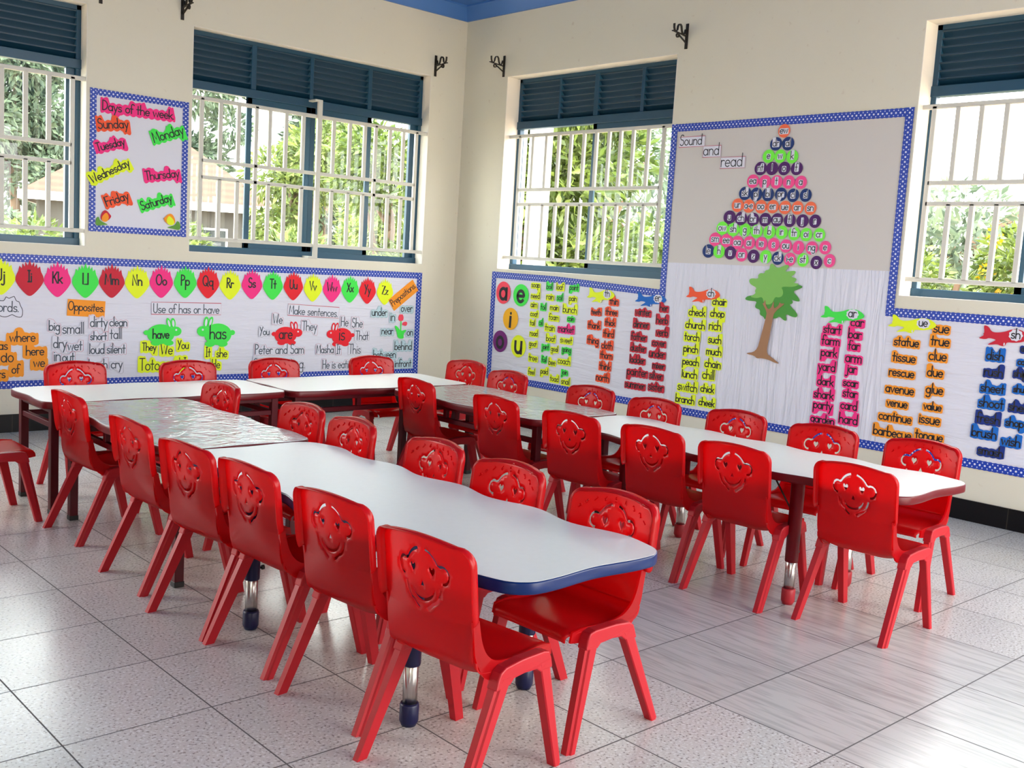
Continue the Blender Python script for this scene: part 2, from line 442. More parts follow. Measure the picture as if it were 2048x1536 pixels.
# blue cornice, a sloped board with a lower lip, mitred in the corner
def cornice(name, w):
    prof = [(0.0, 3.238), (-0.022, 3.238), (-0.030, 3.252), (-0.085, 3.325), (-0.095, 3.332), (-0.095, ZC), (0.0, ZC)]
    mb = MB()
    if w == 'A': rings = [[(x if k == 0 else d, d, z) for d, z in prof] for k, x in ((0, FX0), (1, 0))]
    else: rings = [[(d, (y if k == 0 else d), z) for d, z in prof] for k, y in ((0, FY0), (1, 0))]
    mb.loft(rings)
    return tag(mb.build(name, M['cornice']), kind='structure')
cornice('trim_1', 'A'); cornice('trim_2', 'B')
mb = MB(); mb.box(FX0, -0.0125, -0.012, 0.0, 0.0, 0.1155); tag(mb.build('baseboard_back', M['skirt']), kind='structure')
mb = MB(); mb.box(-0.012, 0.0, FY0, 0.0, 0.0, 0.1155); tag(mb.build('baseboard_right', M['skirt']), kind='structure')
ITEMS = [
('w', 'B', 'soap', 'yel', 1.024, 1.096, 0.092, 1.0, 0.0),
('w', 'B', 'boil', 'grn', 1.179, 1.092, 0.058, 1.0, 0.0),
('w', 'B', 'loaf', 'yel', 1.298, 1.094, 0.074, 1.0, 0.0),
('w', 'B', 'point', 'grn', 1.445, 1.099, 0.089, 1.0, 0.0),
('w', 'B', 'need', 'yel', 1.027, 1.01, 0.092, 1.0, 0.0),
('w', 'B', 'rain', 'yel', 1.193, 1.014, 0.076, 1.0, 0.0),
('w', 'B', 'soil', 'grn', 1.3, 1.014, 0.054, 1.0, 0.0),
('w', 'B', 'pain', 'yel', 1.44, 1.016, 0.076, 1.0, 0.0),
('w', 'B', 'aim', 'yel', 1.017, 0.94, 0.068, 1.0, 0.0),
('w', 'B', 'toil', 'grn', 1.124, 0.928, 0.053, 1.0, 0.0),
('w', 'B', 'main', 'yel', 1.248, 0.933, 0.089, 1.0, 0.0),
('w', 'B', 'bunch', 'yel', 1.415, 0.928, 0.143, 1.0, 0.0),
('w', 'B', 'coat', 'yel', 1.026, 0.867, 0.082, 1.0, 0.0),
('w', 'B', 'foam', 'yel', 1.248, 0.857, 0.104, 1.0, 0.0),
('w', 'B', 'coin', 'grn', 1.433, 0.862, 0.066, 1.0, 0.0),
('w', 'B', 'tail', 'yel', 1.012, 0.795, 0.054, 1.0, 0.0),
('w', 'B', 'oil', 'grn', 1.107, 0.805, 0.036, 1.0, 0.0),
('w', 'B', 'train', 'yel', 1.212, 0.773, 0.103, 1.0, 0.0),
('w', 'B', 'market', 'pnk', 1.389, 0.776, 0.167, 1.0, 0.0),
('w', 'B', 'road', 'yel', 1.034, 0.713, 0.085, 1.0, 0.0),
('w', 'B', 'boat', 'yel', 1.229, 0.689, 0.096, 1.0, 0.0),
('w', 'B', 'sweet', 'yel', 1.399, 0.693, 0.122, 1.0, 0.0),
('w', 'B', 'goat', 'yel', 1.034, 0.631, 0.083, 1.0, 0.0),
('w', 'B', 'joint', 'grn', 1.176, 0.62, 0.076, 1.0, 0.0),
('w', 'B', 'goal', 'yel', 1.277, 0.613, 0.071, 1.0, 0.0),
('w', 'B', 'going', 'grn', 1.408, 0.622, 0.09, 1.0, 0.0),
('w', 'B', 'tree', 'yel', 1.044, 0.518, 0.094, 1.0, 0.0),
('w', 'B', 'foil', 'grn', 1.168, 0.518, 0.05, 1.0, 0.0),
('w', 'B', 'bee', 'yel', 1.26, 0.507, 0.071, 1.0, 0.0),
('w', 'B', 'coach', 'yel', 1.39, 0.53, 0.128, 1.0, 0.0),
('w', 'B', 'feel', 'yel', 1.036, 0.405, 0.071, 1.0, 0.0),
('w', 'B', 'paid', 'yel', 1.18, 0.427, 0.078, 1.0, 0.0),
('w', 'B', 'join', 'grn', 1.402, 0.447, 0.061, 1.0, 0.0),
('w', 'B', 'toad', 'yel', 1.296, 0.382, 0.09, 1.0, 0.0),
('w', 'B', 'snail', 'yel', 1.419, 0.376, 0.085, 1.0, 0.0),
('w', 'B', 'thin', 'ored', 1.858, 1.022, 0.083, 1.0, 0.0),
('w', 'B', 'teeth', 'ored', 1.69, 0.932, 0.095, 1.0, 0.0),
('w', 'B', 'three', 'ored', 1.842, 0.942, 0.112, 1.0, 0.0),
('w', 'B', 'thank', 'ored', 1.678, 0.83, 0.121, 1.0, 0.0),
('w', 'B', 'thick', 'ored', 1.835, 0.863, 0.098, 1.0, 0.0),
('w', 'B', 'third', 'ored', 1.827, 0.78, 0.101, 1.0, 0.0),
('w', 'B', 'thing', 'ored', 1.676, 0.718, 0.111, 1.0, 0.0),
('w', 'B', 'cloth', 'ored', 1.822, 0.692, 0.106, 1.0, 0.0),
('w', 'B', 'thorn', 'ored', 1.82, 0.62, 0.118, 1.0, 0.0),
('w', 'B', 'think', 'ored', 1.815, 0.537, 0.109, 1.0, 0.0),
('w', 'B', 'north', 'ored', 1.8, 0.451, 0.126, 1.0, 0.0),
('w', 'B', 'her', 'crm', 2.33, 1.007, 0.069, 1.0, 0.0),
('w', 'B', 'winter', 'crm', 2.143, 0.964, 0.14, 1.0, 0.0),
('w', 'B', 'herb', 'crm', 2.322, 0.921, 0.102, 1.0, 0.0),
('w', 'B', 'dinner', 'crm', 2.134, 0.876, 0.141, 1.0, 0.0),
('w', 'B', 'verb', 'crm', 2.33, 0.836, 0.102, 1.0, 0.0),
('w', 'B', 'father', 'crm', 2.12, 0.784, 0.141, 1.0, 0.0),
('w', 'B', 'cover', 'crm', 2.307, 0.76, 0.117, 1.0, 0.0),
('w', 'B', 'duster', 'crm', 2.122, 0.704, 0.139, 1.0, 0.0),
('w', 'B', 'under', 'crm', 2.3, 0.682, 0.139, 1.0, 0.0),
('w', 'B', 'ladder', 'crm', 2.122, 0.619, 0.137, 1.0, 0.0),
('w', 'B', 'mixer', 'crm', 2.321, 0.601, 0.106, 1.0, 0.0),
('w', 'B', 'painter', 'crm', 2.129, 0.531, 0.186, 1.0, 0.0),
('w', 'B', 'silver', 'crm', 2.307, 0.528, 0.115, 1.0, 0.0),
('w', 'B', 'summer', 'crm', 2.117, 0.438, 0.184, 1.0, 0.0),
('w', 'B', 'sister', 'crm', 2.311, 0.447, 0.132, 1.0, 0.0),
('w', 'B', 'chair', 'yel', 2.795, 1.082, 0.108, 1.0, 0.0),
('w', 'B', 'check', 'yel', 2.618, 0.998, 0.134, 1.0, 0.0),
('w', 'B', 'chop', 'yel', 2.786, 1.003, 0.111, 1.0, 0.0),
('w', 'B', 'church', 'yel', 2.61, 0.911, 0.159, 1.0, 0.0),
('w', 'B', 'rich', 'yel', 2.776, 0.918, 0.093, 1.0, 0.0),
('w', 'B', 'torch', 'yel', 2.592, 0.827, 0.124, 1.0, 0.0),
('w', 'B', 'such', 'yel', 2.783, 0.827, 0.101, 1.0, 0.0),
('w', 'B', 'pinch', 'yel', 2.59, 0.746, 0.12, 1.0, 0.0),
('w', 'B', 'much', 'yel', 2.783, 0.747, 0.119, 1.0, 0.0),
('w', 'B', 'peach', 'yel', 2.598, 0.658, 0.135, 1.0, 0.0),
('w', 'B', 'chain', 'yel', 2.781, 0.663, 0.126, 1.0, 0.0),
('w', 'B', 'lunch', 'yel', 2.596, 0.572, 0.125, 1.0, 0.0),
('w', 'B', 'chill', 'yel', 2.753, 0.585, 0.092, 1.0, 0.0),
('w', 'B', 'switch', 'yel', 2.587, 0.482, 0.161, 1.0, 0.0),
('w', 'B', 'chick', 'yel', 2.754, 0.491, 0.108, 1.0, 0.0),
('w', 'B', 'branch', 'yel', 2.574, 0.394, 0.157, 1.0, 0.0),
('w', 'B', 'cheek', 'yel', 2.758, 0.398, 0.127, 1.0, 0.0),
('v', 'B', 'a', 'rose', 0.648, 1.017, 0.087, 0.091, 0),
('v', 'B', 'e', 'grn', 0.858, 1.009, 0.09, 0.089, 0),
('v', 'B', 'i', 'amb', 0.752, 0.811, 0.09, 0.09, 0),
('v', 'B', 'o', 'prp', 0.642, 0.618, 0.088, 0.089, 0),
('v', 'B', 'u', 'yel', 0.865, 0.599, 0.087, 0.09, 0),
('w', 'B', 'car', 'pnk', 3.802, 1.028, 0.082, 1.0, 0.0),
('w', 'B', 'start', 'pnk', 3.642, 0.971, 0.113, 1.0, 0.0),
('w', 'B', 'bar', 'pnk', 3.795, 0.955, 0.082, 1.0, 0.0),
('w', 'B', 'farm', 'pnk', 3.638, 0.901, 0.118, 1.0, 0.0),
('w', 'B', 'far', 'pnk', 3.794, 0.887, 0.072, 1.0, 0.0),
('w', 'B', 'park', 'pnk', 3.635, 0.829, 0.105, 1.0, 0.0),
('w', 'B', 'arm', 'pnk', 3.8, 0.813, 0.101, 1.0, 0.0),
('w', 'B', 'yard', 'pnk', 3.629, 0.741, 0.111, 1.0, 0.0),
('w', 'B', 'jar', 'pnk', 3.791, 0.748, 0.068, 1.0, 0.0),
('w', 'B', 'dark', 'pnk', 3.629, 0.651, 0.107, 1.0, 0.0),
('w', 'B', 'scar', 'pnk', 3.796, 0.664, 0.091, 1.0, 0.0),
('w', 'B', 'shark', 'pnk', 3.626, 0.57, 0.13, 1.0, 0.0),
('w', 'B', 'star', 'pnk', 3.8, 0.601, 0.091, 1.0, 0.0),
('w', 'B', 'party', 'pnk', 3.627, 0.504, 0.127, 1.0, 0.0),
('w', 'B', 'card', 'pnk', 3.799, 0.526, 0.103, 1.0, 0.0),
('w', 'B', 'garden', 'pnk', 3.633, 0.417, 0.157, 1.0, 0.0),
('w', 'B', 'hard', 'pnk', 3.804, 0.442, 0.117, 1.0, 0.0),
('w', 'B', 'sue', 'org', 4.314, 1.036, 0.087, 1.0, 0.0),
('w', 'B', 'statue', 'org', 4.119, 0.94, 0.146, 1.0, 0.0),
('w', 'B', 'true', 'org', 4.314, 0.963, 0.104, 1.0, 0.0),
('w', 'B', 'tissue', 'org', 4.113, 0.849, 0.137, 1.0, 0.0),
('w', 'B', 'clue', 'org', 4.31, 0.88, 0.098, 1.0, 0.0),
('w', 'B', 'rescue', 'org', 4.109, 0.762, 0.149, 1.0, 0.0),
('w', 'B', 'due', 'org', 4.305, 0.787, 0.088, 1.0, 0.0),
('w', 'B', 'avenue', 'org', 4.107, 0.665, 0.169, 1.0, 0.0),
('w', 'B', 'glue', 'org', 4.312, 0.69, 0.095, 1.0, 0.0),
('w', 'B', 'venue', 'org', 4.1, 0.583, 0.124, 1.0, 0.0),
('w', 'B', 'value', 'org', 4.311, 0.594, 0.101, 1.0, 0.0),
('w', 'B', 'continue', 'org', 4.096, 0.5, 0.197, 1.0, 0.0),
('w', 'B', 'issue', 'org', 4.302, 0.518, 0.117, 1.0, 0.0),
('w', 'B', 'barbecue', 'org', 4.088, 0.408, 0.23, 1.0, 0.0),
('w', 'B', 'tongue', 'org', 4.308, 0.426, 0.159, 1.0, 0.0),
('w', 'B', 'dish', 'blu', 4.623, 0.915, 0.088, 1.0, 0.0),
('w', 'B', 'sheet', 'blu', 4.629, 0.739, 0.122, 1.0, 0.0),
('w', 'B', 'shoot', 'blu', 4.631, 0.657, 0.128, 1.0, 0.0),
('w', 'B', 'brush', 'blu', 4.611, 0.49, 0.13, 1.0, 0.0),
('w', 'B', 'wish', 'blu', 4.755, 0.468, 0.095, 1.0, 0.0),
('w', 'B', 'rush', 'nvy', 4.625, 0.827, 0.095, 1.0, 0.0),
('w', 'B', 'fresh', 'nvy', 4.623, 0.571, 0.123, 1.0, 0.0),
('w', 'B', 'smash', 'nvy', 4.656, 0.397, 0.13, 1.0, 0.0),
('w', 'B', 'ash', 'nvy', 4.778, 0.969, 0.046, 1.0, 0.0),
('w', 'B', 'cash', 'blu', 4.78, 0.899, 0.069, 1.0, 0.0),
('w', 'B', 'ship', 'nvy', 4.765, 0.836, 0.064, 1.0, 0.0),
('w', 'B', 'shut', 'blu', 4.773, 0.753, 0.066, 1.0, 0.0),
('w', 'B', 'shell', 'nvy', 4.771, 0.656, 0.085, 1.0, 0.0),
('w', 'B', 'shop', 'blu', 4.764, 0.571, 0.09, 1.0, 0.0),
('c', 'B', 'ew', 'cor', 3.179, 2.182, 0.043, 0.042, 0),
('c', 'B', 'dr', 'cnv', 3.128, 2.104, 0.043, 0.042, 0),
('c', 'B', 'al', 'cnv', 3.215, 2.102, 0.043, 0.042, 0),
('c', 'B', 'e', 'cgr', 3.081, 2.029, 0.044, 0.042, 0),
('c', 'B', 'w', 'cgr', 3.167, 2.026, 0.043, 0.042, 0),
('c', 'B', 'k', 'cgr', 3.254, 2.021, 0.042, 0.042, 0),
('c', 'B', 'nt', 'cpu', 3.028, 1.954, 0.045, 0.043, 0),
('c', 'B', 'l', 'cpu', 3.114, 1.952, 0.044, 0.042, 0),
('c', 'B', 'o', 'cpu', 3.203, 1.949, 0.043, 0.042, 0),
('c', 'B', 'f', 'cpu', 3.294, 1.947, 0.042, 0.041, 0),
('c', 'B', 'ea', 'cpk', 2.978, 1.875, 0.045, 0.043, 0),
('c', 'B', 'p', 'cpk', 3.068, 1.87, 0.044, 0.043, 0),
('c', 'B', 't', 'cpk', 3.156, 1.867, 0.043, 0.042, 0),
('c', 'B', 'n', 'cpk', 3.245, 1.865, 0.043, 0.042, 0),
('c', 'B', 'a', 'cpk', 3.331, 1.862, 0.042, 0.041, 0),
('c', 'B', 'sk', 'cnv', 2.925, 1.798, 0.046, 0.043, 0),
('c', 'B', 'pl', 'cnv', 3.012, 1.791, 0.045, 0.043, 0),
('c', 'B', 'bl', 'cnv', 3.101, 1.79, 0.044, 0.043, 0),
('c', 'B', 'pr', 'cnv', 3.195, 1.79, 0.043, 0.042, 0),
('c', 'B', 'cl', 'cnv', 3.284, 1.783, 0.042, 0.042, 0),
('c', 'B', 'sl', 'cnv', 3.374, 1.783, 0.041, 0.041, 0),
('c', 'B', 'ur', 'cor', 2.876, 1.722, 0.046, 0.044, 0),
('c', 'B', 'a-e', 'cor', 2.962, 1.717, 0.045, 0.043, 0),
('c', 'B', 'oo', 'cor', 3.055, 1.713, 0.044, 0.043, 0),
('c', 'B', 'er', 'cor', 3.144, 1.713, 0.044, 0.042, 0),
('c', 'B', 'ue', 'cor', 3.234, 1.708, 0.043, 0.042, 0),
('c', 'B', 'ar', 'cor', 3.323, 1.706, 0.042, 0.042, 0),
('c', 'B', 'sn', 'cor', 3.415, 1.703, 0.041, 0.041, 0),
('c', 'B', 'u', 'cpu', 2.819, 1.644, 0.047, 0.044, 0),
('c', 'B', 'ch', 'cpu', 2.911, 1.637, 0.046, 0.044, 0),
('c', 'B', 'br', 'cpu', 3.003, 1.632, 0.045, 0.043, 0),
('c', 'B', 'm', 'cpu', 3.095, 1.631, 0.044, 0.043, 0),
('c', 'B', 'au', 'cpu', 3.184, 1.631, 0.043, 0.042, 0),
('c', 'B', 'fl', 'cpu', 3.277, 1.628, 0.042, 0.042, 0),
('c', 'B', 'j', 'cpu', 3.367, 1.626, 0.042, 0.041, 0),
('c', 'B', 'r', 'cpu', 3.455, 1.625, 0.041, 0.041, 0),
('c', 'B', 'ow', 'cgr', 2.77, 1.572, 0.047, 0.044, 0),
('c', 'B', 'sh', 'cgr', 2.858, 1.565, 0.047, 0.044, 0),
('c', 'B', 'g', 'cgr', 2.948, 1.563, 0.046, 0.043, 0),
('c', 'B', 'th', 'cgr', 3.039, 1.557, 0.045, 0.043, 0),
('c', 'B', 'b', 'cgr', 3.135, 1.554, 0.044, 0.043, 0),
('c', 'B', 'ir', 'cgr', 3.226, 1.553, 0.043, 0.042, 0),
('c', 'B', 'fr', 'cgr', 3.316, 1.547, 0.042, 0.042, 0),
('c', 'B', 'oi', 'cgr', 3.402, 1.543, 0.041, 0.041, 0),
('c', 'B', 'cr', 'cgr', 3.493, 1.543, 0.04, 0.041, 0),
('c', 'B', 'sm', 'cpk', 2.719, 1.498, 0.048, 0.045, 0),
('c', 'B', 'ee', 'cpk', 2.809, 1.492, 0.047, 0.044, 0),
('c', 'B', 'oa', 'cpk', 2.897, 1.481, 0.046, 0.044, 0),
('c', 'B', 'ai', 'cpk', 2.989, 1.481, 0.045, 0.043, 0),
('c', 'B', 'ie', 'cpk', 3.083, 1.478, 0.044, 0.043, 0),
('c', 'B', 's', 'cpk', 3.174, 1.475, 0.043, 0.043, 0),
('c', 'B', 'ou', 'cpk', 3.265, 1.469, 0.043, 0.042, 0),
('c', 'B', 'i', 'cpk', 3.355, 1.462, 0.042, 0.042, 0),
('c', 'B', 'ng', 'cpk', 3.45, 1.462, 0.041, 0.041, 0),
('c', 'B', 'e', 'cpk', 3.541, 1.467, 0.04, 0.041, 0),
('c', 'B', 'le', 'cnv', 2.67, 1.419, 0.047, 0.045, 0),
('c', 'B', 'h', 'cgr', 2.758, 1.419, 0.046, 0.045, 0),
('c', 'B', 'v', 'cpu', 2.849, 1.413, 0.045, 0.044, 0),
('c', 'B', 'or', 'cpk', 2.938, 1.403, 0.045, 0.044, 0),
('c', 'B', 'z', 'cpu', 3.03, 1.397, 0.044, 0.043, 0),
('c', 'B', 'y', 'cgr', 3.123, 1.396, 0.043, 0.043, 0),
('c', 'B', 'ck', 'cnv', 3.214, 1.391, 0.042, 0.042, 0),
('c', 'B', 'i-e', 'cpk', 3.302, 1.387, 0.041, 0.042, 0),
('c', 'B', 'st', 'cgr', 3.395, 1.387, 0.04, 0.042, 0),
('c', 'B', 'x', 'cpu', 3.49, 1.375, 0.039, 0.041, 0),
('c', 'B', 'c', 'cpk', 3.579, 1.389, 0.039, 0.041, 0),
('box', 'B', 'Sound', 'wht', 2.461, 2.147, 0.109, 0.037, 0),
('box', 'B', 'and', 'wht', 2.634, 2.076, 0.074, 0.04, 0),
('box', 'B', 'read', 'wht', 2.808, 1.998, 0.098, 0.039, 0),
('fish', 'B', 'th', 'yel', 1.725, 1.067, 0.139, 0.069, 0),
('fish', 'B', 'er', 'blu', 2.203, 1.066, 0.143, 0.063, 0),
('fish', 'B', 'ch', 'ored', 2.656, 1.128, 0.142, 0.065, 0),
('fish', 'B', 'ar', 'grn', 3.699, 1.071, 0.145, 0.064, 0),
('fish', 'B', 'ue', 'yel', 4.141, 1.053, 0.144, 0.063, 0),
('fish', 'B', 'sh', 'crm', 4.658, 1.032, 0.131, 0.066, 0),
('d', 'A', 'Days of the week.', 'pnk', -2.794, 2.116, 0.482, 1.0, 0.004),
('d', 'A', 'Sunday', 'ored', -2.964, 2.006, 0.2, 1.0, 0.141),
('d', 'A', 'Monday', 'grn', -2.586, 1.989, 0.226, 1.0, 0.387),
('d', 'A', 'Tuesday', 'pnk', -2.979, 1.873, 0.192, 1.0, 0.343),
('d', 'A', 'Wednesday', 'yel', -2.979, 1.702, 0.283, 1.0, 0.522),
('d', 'A', 'Thursday', 'pnk', -2.623, 1.712, 0.24, 1.0, 0.192),
('d', 'A', 'Friday', 'ored', -2.931, 1.523, 0.159, 1.0, 0.39),
('d', 'A', 'Saturday', 'grn', -2.66, 1.526, 0.224, 1.0, 0.36),
('tulip', 'A', 'tl', 'ored', -3.02, 1.397, 0.053, 0.055, 0),
('tulip', 'A', 'tr', 'yel', -2.549, 1.406, 0.063, 0.057, 0),
('berry', 'A', 'Jj', 'yel', -3.653, 0.987, 0.084, 0.113, 0),
('berry', 'A', 'Ii', 'crm', -3.482, 0.983, 0.086, 0.113, 0),
('berry', 'A', 'Kk', 'pnk', -3.311, 0.98, 0.085, 0.113, 0),
('berry', 'A', 'Ll', 'grn', -3.133, 0.978, 0.086, 0.113, 0),
('berry', 'A', 'Mm', 'crm', -2.959, 0.982, 0.086, 0.113, 0),
('berry', 'A', 'Nn', 'yel', -2.785, 0.981, 0.085, 0.112, 0),
('berry', 'A', 'Oo', 'pnk', -2.615, 0.988, 0.084, 0.112, 0),
('berry', 'A', 'Pp', 'grn', -2.441, 0.991, 0.084, 0.112, 0),
('berry', 'A', 'Qq', 'red', -2.269, 0.992, 0.085, 0.112, 0),
('berry', 'A', 'Rr', 'yel', -2.097, 0.983, 0.083, 0.109, 0),
('berry', 'A', 'Ss', 'pnk', -1.923, 0.991, 0.084, 0.109, 0),
('berry', 'A', 'Tt', 'grn', -1.75, 0.988, 0.083, 0.108, 0),
('berry', 'A', 'Uu', 'red', -1.576, 0.988, 0.083, 0.108, 0),
('berry', 'A', 'Vv', 'yel', -1.404, 0.981, 0.081, 0.108, 0),
('berry', 'A', 'Ww', 'pnk', -1.232, 0.978, 0.083, 0.108, 0),
('berry', 'A', 'Xx', 'grn', -1.064, 0.978, 0.081, 0.107, 0),
('berry', 'A', 'Yy', 'red', -0.898, 0.971, 0.081, 0.107, 0),
('berry', 'A', 'Zz', 'yel', -0.726, 0.966, 0.081, 0.107, 0),
('cloud', 'A', 'Sight words.', 'wht', -3.708, 0.793, 0.315, 1.0, -0.018),
('rect', 'A', 'Opposites.', 'org', -3.125, 0.799, 0.246, 1.0, -0.045),
('rbox', 'A', 'Use of has or have', 'wht', -2.424, 0.794, 0.519, 1.0, 0.001),
('rbox', 'A', 'Make sentences.', 'wht', -1.389, 0.788, 0.458, 1.0, -0.043),
('rect', 'A', 'Prepositions.', 'org', -0.539, 0.945, 0.296, 1.0, 0.628),
('o', 'A', 'where', 'org', -3.524, 0.601, 0.153, 1.0, 0.0),
('o', 'A', 'was', 'org', -3.66, 0.55, 0.09, 1.0, 0.0),
('o', 'A', 'do', 'org', -3.615, 0.476, 0.072, 1.0, 0.0),
('o', 'A', 'here', 'org', -3.447, 0.512, 0.108, 1.0, 0.0),
('o', 'A', 'of', 'org', -3.562, 0.397, 0.05, 1.0, 0.0),
('o', 'A', 'we', 'org', -3.422, 0.437, 0.068, 1.0, 0.0),
('o', 'A', 'yours', 'org', -3.689, 0.37, 0.122, 1.0, 0.0),
('p', 'A', 'big', 'wht', -3.329, 0.672, 0.065, 1.0, 0.0),
('p', 'A', 'small', 'wht', -3.21, 0.655, 0.131, 1.0, 0.0),
('p', 'A', 'dirty', 'wht', -3.042, 0.698, 0.113, 1.0, 0.0),
('p', 'A', 'clean', 'wht', -2.911, 0.7, 0.116, 1.0, 0.0),
('p', 'A', 'dry', 'wht', -3.292, 0.56, 0.083, 1.0, 0.0),
('p', 'A', 'wet', 'wht', -3.197, 0.543, 0.092, 1.0, 0.0),
('p', 'A', 'short', 'wht', -3.043, 0.606, 0.106, 1.0, 0.0),
('p', 'A', 'tall', 'wht', -2.929, 0.618, 0.075, 1.0, 0.0),
('p', 'A', 'in', 'wht', -3.309, 0.477, 0.038, 1.0, 0.0),
('p', 'A', 'out', 'wht', -3.239, 0.469, 0.074, 1.0, 0.0),
('p', 'A', 'loud', 'wht', -3.053, 0.517, 0.095, 1.0, 0.0),
('p', 'A', 'silent', 'wht', -2.923, 0.518, 0.123, 1.0, 0.0),
('p', 'A', 'laugh', 'wht', -3.044, 0.417, 0.121, 1.0, 0.0),
('p', 'A', 'cry', 'wht', -2.918, 0.416, 0.075, 1.0, 0.0),
('y', 'A', 'They', 'yel', -2.694, 0.529, 0.098, 1.0, 0.0),
('y', 'A', 'We', 'yel', -2.567, 0.507, 0.084, 1.0, 0.0),
('y', 'A', 'You', 'yel', -2.447, 0.54, 0.078, 1.0, 0.0),
('y', 'A', 'Toto and I', 'yel', -2.591, 0.401, 0.335, 1.0, 0.0),
('y', 'A', 'It', 'yel', -2.256, 0.483, 0.034, 1.0, 0.0),
('y', 'A', 'she', 'yel', -2.149, 0.477, 0.08, 1.0, 0.0),
('y', 'A', 'He', 'yel', -2.192, 0.397, 0.059, 1.0, 0.0),
('p', 'A', 'We', 'wht', -1.701, 0.726, 0.077, 1.0, 0.0),
('p', 'A', 'You', 'wht', -1.809, 0.636, 0.076, 1.0, 0.0),
('p', 'A', 'They', 'wht', -1.422, 0.674, 0.129, 1.0, 0.0),
('p', 'A', 'Peter and Sam', 'wht', -1.674, 0.497, 0.413, 1.0, 0.0),
('p', 'A', 'Sam is eating.', 'wht', -1.674, 0.385, 0.432, 1.0, 0.0),
('p', 'A', 'He', 'wht', -1.103, 0.708, 0.065, 1.0, 0.0),
('p', 'A', 'She', 'wht', -0.982, 0.7, 0.098, 1.0, 0.0),
('p', 'A', 'That', 'wht', -0.933, 0.598, 0.122, 1.0, 0.0),
('p', 'A', 'Masha', 'wht', -1.275, 0.494, 0.152, 1.0, 0.0),
('p', 'A', 'It', 'wht', -1.15, 0.488, 0.035, 1.0, 0.0),
('p', 'A', 'This', 'wht', -0.997, 0.489, 0.108, 1.0, 0.0),
('p', 'A', 'He is eating.', 'wht', -1.137, 0.372, 0.307, 1.0, 0.0),
('b', 'A', 'under', 'pbl', -0.772, 0.792, 0.146, 1.0, 0.0),
('b', 'A', 'in', 'pbl', -0.639, 0.755, 0.041, 1.0, 0.0),
('b', 'A', 'over', 'pbl', -0.498, 0.829, 0.116, 1.0, 0.0),
('b', 'A', 'near', 'pbl', -0.684, 0.64, 0.113, 1.0, 0.0),
('b', 'A', 'on', 'pbl', -0.455, 0.63, 0.058, 1.0, 0.0),
('b', 'A', 'behind', 'pbl', -0.518, 0.511, 0.172, 1.0, 0.0),
('b', 'A', 'between', 'pbl', -0.703, 0.446, 0.221, 1.0, 0.0),
('b', 'A', 'infront', 'pbl', -0.51, 0.367, 0.165, 1.0, 0.0),
('rabbitR', 'A', 'have', 'grn', -2.597, 0.642, 0.141, 0.099, 0),
('rabbitL', 'A', 'has', 'grn', -2.199, 0.642, 0.152, 0.112, 0),
('rabbitR', 'A', 'are', 'red', -1.615, 0.63, 0.136, 0.092, 0),
('rabbitL', 'A', 'is', 'red', -1.137, 0.619, 0.134, 0.096, 0),
('flower', 'A', 'fl', 'pnk', -0.554, 0.682, 0.069, 0.106, 0),
('tree', 'B', 'tree', 'grn', 3.205, 1.042, 0.209, 0.317, 0)]
